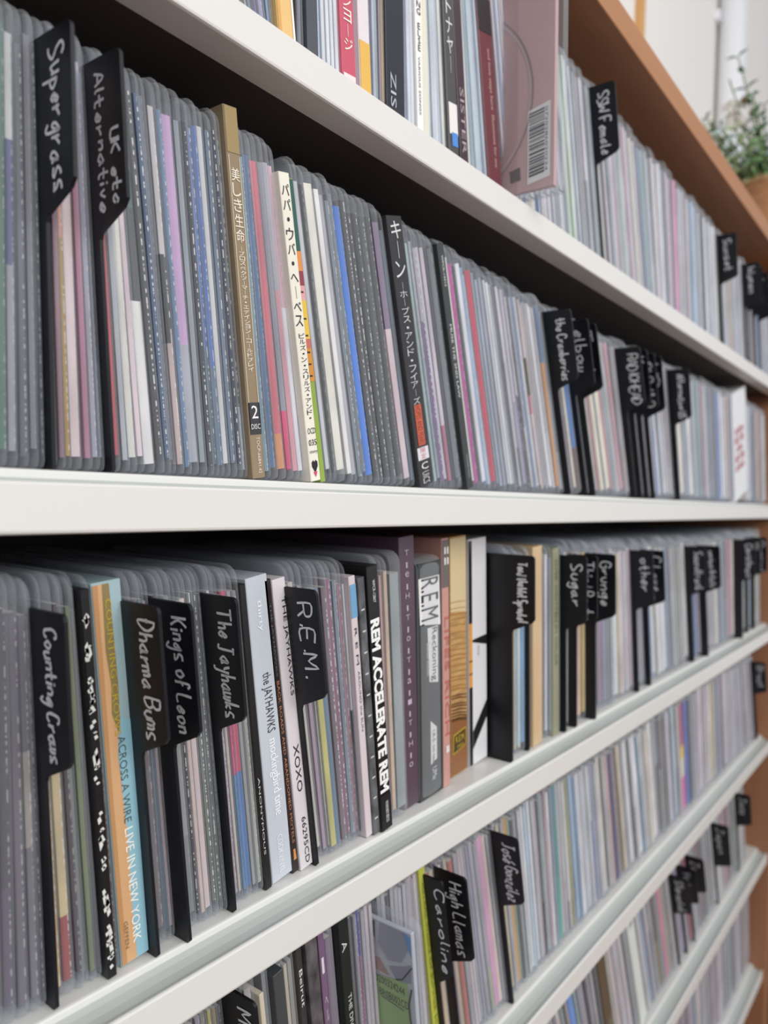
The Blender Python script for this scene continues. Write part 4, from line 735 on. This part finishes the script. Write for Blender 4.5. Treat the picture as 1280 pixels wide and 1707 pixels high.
# ------------------------------------------------------------------ lay the rows out
def build_barcode_case(it, X, z0, lean):
    t = it['t']; h = .126; d = .130; yf = -.0215
    o = empty('disc_case', (X, yf, z0), 'mauve disc case with barcode pulled forward over the shelf edge', 'disc case', lean=lean)
    me = bev_box(0.0012, .0062, .0045, t - .0012, d - .003, h, .0004); link('card_cover', me, o, [mat('mauve_card', 'cdaaa8', .5, .4, .15, 900)])
    V, Fs = sleeve_geo(t, d, h + .010, random.Random(3)); link('clear_sleeve', mesh_from(V, Fs), o, [M_SLEEVE])
    xx = 0.0010
    # paler panel, disc edge seen through the card, stamp, barcode label
    fpoly(o, [(.030, .0045), (.060, .0045), (.060, h - .001), (.030, h - .001)], 'bd9a98', xx, name='darker_panel')
    arcp = []; n = 26; cy, cz, R = .078, .062, .0585
    for r in (R, R - .0016):
        V2 = []
        for i in range(n + 1):
            a = math.radians(120 + 120 * i / n); V2.append((xx - .0001, cy + r * math.cos(a), cz + r * math.sin(a))); V2.append((xx - .0001, cy + (r - .0009) * math.cos(a), cz + (r - .0009) * math.sin(a)))
        link('disc_outline', mesh_from(V2, [(2 * i, 2 * i + 1, 2 * i + 3, 2 * i + 2) for i in range(n)]), o, [ink('8f7a7a' if r == R else 'c6b4b2')])
    fpoly(o, [(.0088, .0105), (.0232, .0080), (.0232, .0500), (.0088, .0530)], 'ecebe8', xx - .0001, name='barcode_label')
    z = .0135; V2, F2 = [], []
    while z < .0500:
        wd = rr.choice((.0004, .0006, .0010, .0013)); k = len(V2)
        V2 += [(xx - .0002, .0124, z), (xx - .0002, .0222, z - .0015), (xx - .0002, .0222, z - .0015 + wd), (xx - .0002, .0124, z + wd)]; F2.append((k, k + 1, k + 2, k + 3)); z += wd + rr.choice((.0005, .0007, .0011))
    link('barcode_bars', mesh_from(V2, F2), o, [ink('24252c')])
    lettering(o, '0720286020224', (xx - .0002, .0120, .0500), (0, 0, -1), (0, -1, 0), .036, .0017, ink('30323a'))
    fpoly(o, [(.0275, .0120), (.0340, .0110), (.0350, .0180), (.0280, .0195)], '5a4a4c', xx - .0001, name='dark_stamp')
    V2, F2 = [], []
    for i in range(26):
        y = .002 + i * .0045; k = len(V2); V2 += [(-.0003, y, .0008), (t + .0003, y, .0008), (t + .0003, y + .0018, .0012), (-.0003, y + .0018, .0012), (-.0003, y, .0030), (-.0003, y + .0018, .0030)]; F2 += [(k, k + 1, k + 2, k + 3), (k, k + 3, k + 5, k + 4)]
    link('sleeve_seam', mesh_from(V2, F2), o, [mat('seam_plastic', 'c6ccd2', .3)])
def build_jacket(it, X, z0, lean):
    t = it['t']; h = .128; d = .130; yf = -.010
    o = empty('disc_sleeve', (X, yf, z0), 'protruding clear sleeve with green obi strip over blue and grey cover art', 'disc sleeve', lean=lean)
    link('card_cover', bev_box(.0012, .0050, .003, t - .0012, d - .004, h - .007, .0004), o, [mat('grey_white_print', 'c9cdd6', .35)])
    V, Fs = sleeve_geo(t, d, h, random.Random(4)); link('clear_sleeve', mesh_from(V, Fs), o, [M_SLEEVE])
    xx = .0009
    fpoly(o, [(.0090, .003), (.0420, .003), (.0420, .088), (.0090, .093)], '9cc272', xx - .0001, name='green_strip')
    fpoly(o, [(.010, .120), (.024, .120), (.026, .108), (.020, .101), (.012, .103), (.007, .112)], '9ea2b4', xx, name='grey_cloud_print')
    fpoly(o, [(.0065, .094), (.016, .0925), (.020, .098), (.011, .101), (.0062, .104)], '9194a8', xx - .00012, name='grey_cloud_print')
    fpoly(o, [(.027, .120), (.040, .119), (.040, .099), (.033, .100), (.028, .106)], '25242a', xx, name='dark_hair_print')
    fpoly(o, [(.028, .111), (.034, .110), (.035, .101), (.030, .098), (.027, .103)], 'c0c2c8', xx - .0002, name='face_print')
    fpoly(o, [(.020, .0925), (.034, .093), (.036, .099), (.026, .100)], 'b08a80', xx - .00005, name='shoulder_print')
    fpoly(o, [(.0055, .119), (.010, .1205), (.0055, .108)], '5e9cd8', xx - .0002, name='blue_print')
    fpoly(o, [(.0055, .041), (.0088, .041), (.0088, .050), (.0055, .050)], '2c74c4', xx - .0002, name='blue_print')
    fpoly(o, [(.028, .003), (.0415, .003), (.0415, .075), (.037, .060), (.032, .040), (.0295, .020)], '2a62b4', xx - .0002, name='blue_print')
    V2, F2 = [], []
    def stroke(pts, w=.0005):
        for (a, b), (c, e) in zip(pts, pts[1:]):
            l = math.hypot(c - a, e - b) or 1; nx, ny = -(e - b) / l * w, (c - a) / l * w; k = len(V2)
            V2.extend([(xx - .0003, a + nx, b + ny), (xx - .0003, a - nx, b - ny), (xx - .0003, c - nx, e - ny), (xx - .0003, c + nx, e + ny)]); F2.append((k, k + 1, k + 2, k + 3))
    stroke([(.0415, .076), (.037, .061), (.032, .041), (.0290, .020), (.0285, .003)], .0006); stroke([(.0066, .091), (.0088, .082), (.0086, .074), (.0068, .064), (.0062, .058), (.0085, .058)]); stroke([(.0056, .103), (.012, .094), (.016, .0925)], .0004)
    stroke([(.012, .077), (.026, .079)], .00025); stroke([(.011, .030), (.033, .030), (.033, .018)], .00025); stroke([(.011, .030), (.011, .018)], .00025)
    link('outline_print', mesh_from(V2, F2), o, [ink('1c1e26')])
    # printing on the strip reads across the cover (towards the front edge)
    lettering(o, '0200324244', (xx - .0003, .0290, .0865), (0, -1, -.06), (0, 0, 1), .0180, .0042, ink('26341f'))
    lettering(o, 'BR0B002CD', (xx - .0003, .0270, .0795), (0, -1, -.06), (0, 0, 1), .0180, .0042, ink('26341f'))
    lettering(o, '中古', (xx - .0003, .0310, .0195), (0, -1, 0), (0, 0, 1), .0180, .0090, ink('2c3828'))

all_items = []; landmarks = {}
for R in ROWS:
    zs = R['z']; la = []
    for x1, y1, x2, y2 in R['lean']:
        b = unproj(x1, y1, .0175); t_ = unproj(x2, y2, .0175)
        la.append((b.x, max(-2.0, min(24.0, math.degrees(math.atan2(b.x - t_.x, t_.z - b.z))))))
    la.sort()
    def lean_at(x, la=la):
        if x <= la[0][0]: return math.radians(la[0][1])
        for (a, va), (b, vb) in zip(la, la[1:]):
            if x <= b: return math.radians(va + (vb - va) * (x - a) / max(b - a, 1e-6))
        return math.radians(la[-1][1])
    def xb(px, py, yf):
        if py is None and R['ref'] is not None: py = R['ref'](px)
        if py is None: return x_at(px, yf, zs + .001)
        p = unproj(px, py, yf); th = lean_at(p.x)
        for _ in range(3): th = lean_at(p.x + (p.z - zs) * math.tan(th))
        return p.x + (p.z - zs) * math.tan(th)
    def mpp(px):   # metres along the shelf per photo pixel
        return (x_at(px + 3, .0175, zs + .06) - x_at(px, .0175, zs + .06)) / 3
    L = []
    for it in R['items']:
        if it['kind'] == 'S' and it['px'] > 840:
            it['t'] = min(.0125, (it['t'] * 1150 if it['t'] else 3.4) * mpp(it['px']) * .94)
        k = it['kind']
        yf = {'S': .0175, 'BAR': .0063, 'JACKET': -.010}.get(k, it.get('yf'))
        X = xb(it['px'], it['py'], yf)
        if k == 'S': X -= .0008
        if k == 'BAR': X = .4105
        th = lean_at(X)
        if k == 'C': it['t'] = max(.0025, (xb(it['px2'], it['py'], yf) - X) * math.cos(th))
        L.append([X, it])
    L.sort(key=lambda q: q[0])
    X0 = xb(R['start'], R['items'][0].get('py') if R['ref'] is None and R['k'] in 'DEF' else None, .0175) if R['k'] in 'ABC' else L[0][0] - {'D': .10, 'E': .32, 'F': .50}[R['k']]
    X1 = min(XE - .006, xb(R['end'], None, .0175)) if R['k'] in 'ABC' else min(XE - .004, L[-1][0] + .012)
    seq = []
    TN = .0034
    cur = X0
    def pal_for(px):
        for lim, cs in R['pal']:
            if px <= lim: return cs
        return R['pal'][-1][1]
    def filler(a, b):
        """sleeved discs filling the stretch a..b"""
        pm_ = proj(((a + b) / 2, .0175, zs + .06))[0]; tn = max(TN, min(.009, 3.6 * mpp(min(1255, max(0, pm_)))))
        n = max(1, int(round((b - a) * math.cos(lean_at((a + b) / 2)) / tn))); st = (b - a) / n
        for i in range(n):
            xx = a + i * st; px = proj((xx, .0175, zs + .06))[0]; cs = pal_for(px); c = rr.choice(cs)
            if rr.random() < .25: c = '%s@%.2f,%s' % (c, rr.uniform(.2, .7), rr.choice(cs))
            if rr.random() < (0 if px < 650 else .30): c = rr.choice(['2c2e34', 'e8e8ea', 'd8dce4', '4a4c54', 'dcd0d4', 'ece6d8', 'c8a8b4', '8898b4', 'e0e4e8', '787c86', 'a8c0bc', 'd8c4a0', 'c08890', '5c7ca8']) if rr.random() < .8 else rr.choice(['d8c4a0', 'c08890', '6c8cb0', '34363c', 'e4e4e4', '9cae8c', '8c6c9c'])
            seq.append((xx, dict(kind='S', px=px, c=c, t=st * math.cos(lean_at(xx)) * .985, dashed=None, hin=None, lm=None)))
    for i, (X, it) in enumerate(L):
        gap = X - cur
        if gap > .0023 and not it.get('nf'): filler(cur, X)
        elif gap < 0: X = cur
        elif seq and gap > 0 and seq[-1][1]['kind'] == 'S': seq[-1][1]['t'] += gap * .9
        co = math.cos(lean_at(X))
        nxt = L[i + 1][0] if i + 1 < len(L) else X1
        if it['kind'] == 'S':
            room = max(.0014, (nxt - X) * co) if nxt > X else .0014
            it['t'] = min(it['t'] or TN, room * .99) if room < (it['t'] or TN) * 1.6 else (it['t'] or TN)
        elif it['kind'] == 'C' and nxt > X: it['t'] = max(.0025, min(it['t'], (nxt - X) * co * .99))
        seq.append((X, it)); cur = X + it['t'] / co + .00003
    if X1 - cur > .003: filler(cur, X1)
    # keep upper corners from crossing: leans may only change gently
    n = 0
    for j, (X, it) in enumerate(seq):
        it.update(X=X, row=R, lean=lean_at(X), order=j, z=zs); all_items.append(it)
        px0, py0, dz = proj((X, it.get('yf') or .0175, zs + .065)); px1 = proj((X + it['t'], it.get('yf') or .0175, zs + .065))[0]
        it['wpx'] = px1 - px0; it['mx'] = px0; it['my'] = py0

sl = [i for i in all_items if i['kind'] == 'S']
for i in sl:
    vis = -30 < i['mx'] < 1290 and -250 < i['my'] < 1900
    i['score'] = i['wpx'] if vis else i['wpx'] * .02
sl.sort(key=lambda i: -i['score'])
single = set(id(i) for i in sl[:300])
print('sleeves', len(sl), 'singles', len(single), 'others', len(all_items) - len(sl))

# ------------------------------------------------------------------ labels for the sleeved discs
for R in ROWS:
    its = [i for i in all_items if i['row'] is R]
    lms = [(j, i['lm']) for j, i in enumerate(its) if i.get('lm')]
    for j, i in enumerate(its):
        if i['kind'] != 'S': continue
        left = [q for q in lms if q[0] < j]; right = [q for q in lms if q[0] > j]
        if i.get('lm') and i['lm'].endswith('edge'):
            i['label'] = 'sleeved disc whose edge is the %s of the %s' % (i['lm'][:-5] + ' one', R['name']); continue
        cand = []
        if left: cand.append((j - left[-1][0], 'right of the', left[-1][1]))
        if right: cand.append((right[0][0] - j, 'left of the', right[0][1]))
        n, side, lm = min(cand)
        i['label'] = '%s disc in clear sleeve, %s %s %s, %s' % (cname(bands_of(i['c'])[0][1]), ordw(n), side, lm, R['name'])

# ------------------------------------------------------------------ build them
stV, stF, stC = [], [], []; slV, slF = [], []
rnd = random.Random(21)
for it in all_items:
    R = it['row']; X, zs, th, t = it['X'], it['z'], it['lean'], it['t']; k = it['kind']
    z0 = zs + .0002
    if k == 'S':
        h = .1385 + (rnd.uniform(-.0012, .0012) if it['mx'] < 850 else rnd.uniform(-.0050, .0015)); d = .128; yf = .0172 + rnd.uniform(-.0006, .0010)
        dashed = it['dashed'] if it['dashed'] is not None else rnd.choice((0, 0, .1, .2, .35))
        tb = max(.0007, t * (.90 if it.get('lm') else .74 if it['mx'] > 560 or it['c'][0] in 'cdef' else .6)); hb = .1235 + rnd.uniform(-.0015, .0015)
        t *= .93
        SV, SF = sleeve_geo(t, d, h, rnd)
        BV, BF, BC = booklet_geo(tb, .1215, hb, (.0009 if it['mx'] > 560 else .0014) + rnd.uniform(0, .0007), .0042 + rnd.uniform(-.001, .002), bands_of(it['c']), dashed, x0=(t - tb) * .6)
        if id(it) in single:
            o = empty('sleeved_disc', (X, yf, z0), it['label'], 'disc sleeve', 'clear sleeved discs in the ' + R['name'], th)
            link('clear_sleeve', mesh_from(SV, SF, smooth=False), o, [M_SLEEVE])
            link('printed_booklet', mesh_from(BV, BF, BC), o, [M_BOOK])
        else:
            c_, s_ = math.cos(-th), math.sin(-th)
            def tr(v): return (X + v[0] * c_ + v[2] * s_, yf + v[1], z0 - v[0] * s_ + v[2] * c_)
            b = len(stV); stV += [tr(v) for v in BV]; stF += [tuple(q + b for q in f) for f in BF]; stC += [(c, 0) for c in BC]
            b = len(stV); stV += [tr(v) for v in SV]; stF += [tuple(q + b for q in f) for f in SF]; stC += [((.5, .5, .5, 0), 1)] * len(SF)
    elif k == 'D':
        yf, h, tab, tl = it['yf'], it['h'], it['tab'], it['tl']
        if R['k'] in 'AE': yf += .0025; tab += .0025
        o = empty('divider', (X, yf, z0), it['label'], 'divider', 'black tab dividers', th)
        zb = h - tl
        if tab > .005:
            pr = [(0, .001)] + [(0, zb - .0085), (-.0008, zb - .0065)] + [(-tab + .002, zb - .0008), (-tab, zb + .0016)] + arc(-tab + .0022, h - .0022, .0022, 180, 90, 4) + [(.120, h), (.120, 0), (.001, 0)]
        else: pr = [(0, .001), (0, h - .002), (.002, h), (.120, h), (.120, 0), (.001, 0)]
        link('divider_card', prism_x(pr, 0, t), o, [M_BLACKPL])
        if it['text']:
            ln = tl * .86 * min(1.06, .35 + len(it['text']) * .085)
            sd = sum(map(ord, it['text']))
            if it['two']:
                handwriting(o, it['text'], (-.0002, -.0006, h - .004), (0, 0, -1), (0, -1, 0), tl * .92, .0062, .00085, sd)
                handwriting(o, it['two'], (-.0002, -.0078, h - .022), (0, 0, -1), (0, -1, 0), tl * .5, .0058, .00085, sd + 1)
            else: handwriting(o, it['text'], (-.0002, -.0028, h - .0045), (0, 0, -1), (0, -1, 0), ln, (.0098 if len(it['text']) < 14 else .0078) * min(1, tab / .013), .00095, sd)
    elif k == 'C':
        yf, h, d = it['yf'], it['h'], it['d']
        o = empty(it['name'], (X, yf, z0), it['label'], it['cat'], None, th)
        g = .0
        me = bev_box(0, 0, 0, t, d, h, .0003)
        a = me.color_attributes.new('Col', 'FLOAT_COLOR', 'CORNER')
        for q in a.data: q.color = (*lin(it['c']), .6)
        link('case_body', me, o, [{'mottle': M_MOTTLE, 'flame': M_FLAME}.get(it['mt'], M_CASE)])
        if it.get('top'):
            spatch(o, .0003, t - .0003, h - .017, h - .0003, '9a855a', name='bare_card_top')
            patch(o, [(.0004, .0003, h + .0002), (t - .0004, .0003, h + .0002), (t - .0004, d * .8, h + .0002), (.0004, d * .8, h + .0002)], '14151a', name='open_top')
        if it.get('cs'):
            link('clear_wrap', mesh_from(*sleeve_geo(t + .0008, d + .001, h + .003, rnd)), o, [M_SLEEVE]).location = (-.0004, -.0007, 0)
        if it['fn']: it['fn'](o, t, h)
    elif k == 'BAR': build_barcode_case(it, X, z0, math.radians(3))
    elif k == 'JACKET': build_jacket(it, X, z0, th)
if stV:
    me = mesh_from(stV, stF, [c for c, _ in stC], [m for _, m in stC])
    o = link('packed_sleeved_discs', me, None, [M_BOOK, M_SLEEVE])
    tag(o, 'narrow far-off sleeved discs packed along the receding ends of the shelves', 'disc sleeves', kind='stuff')
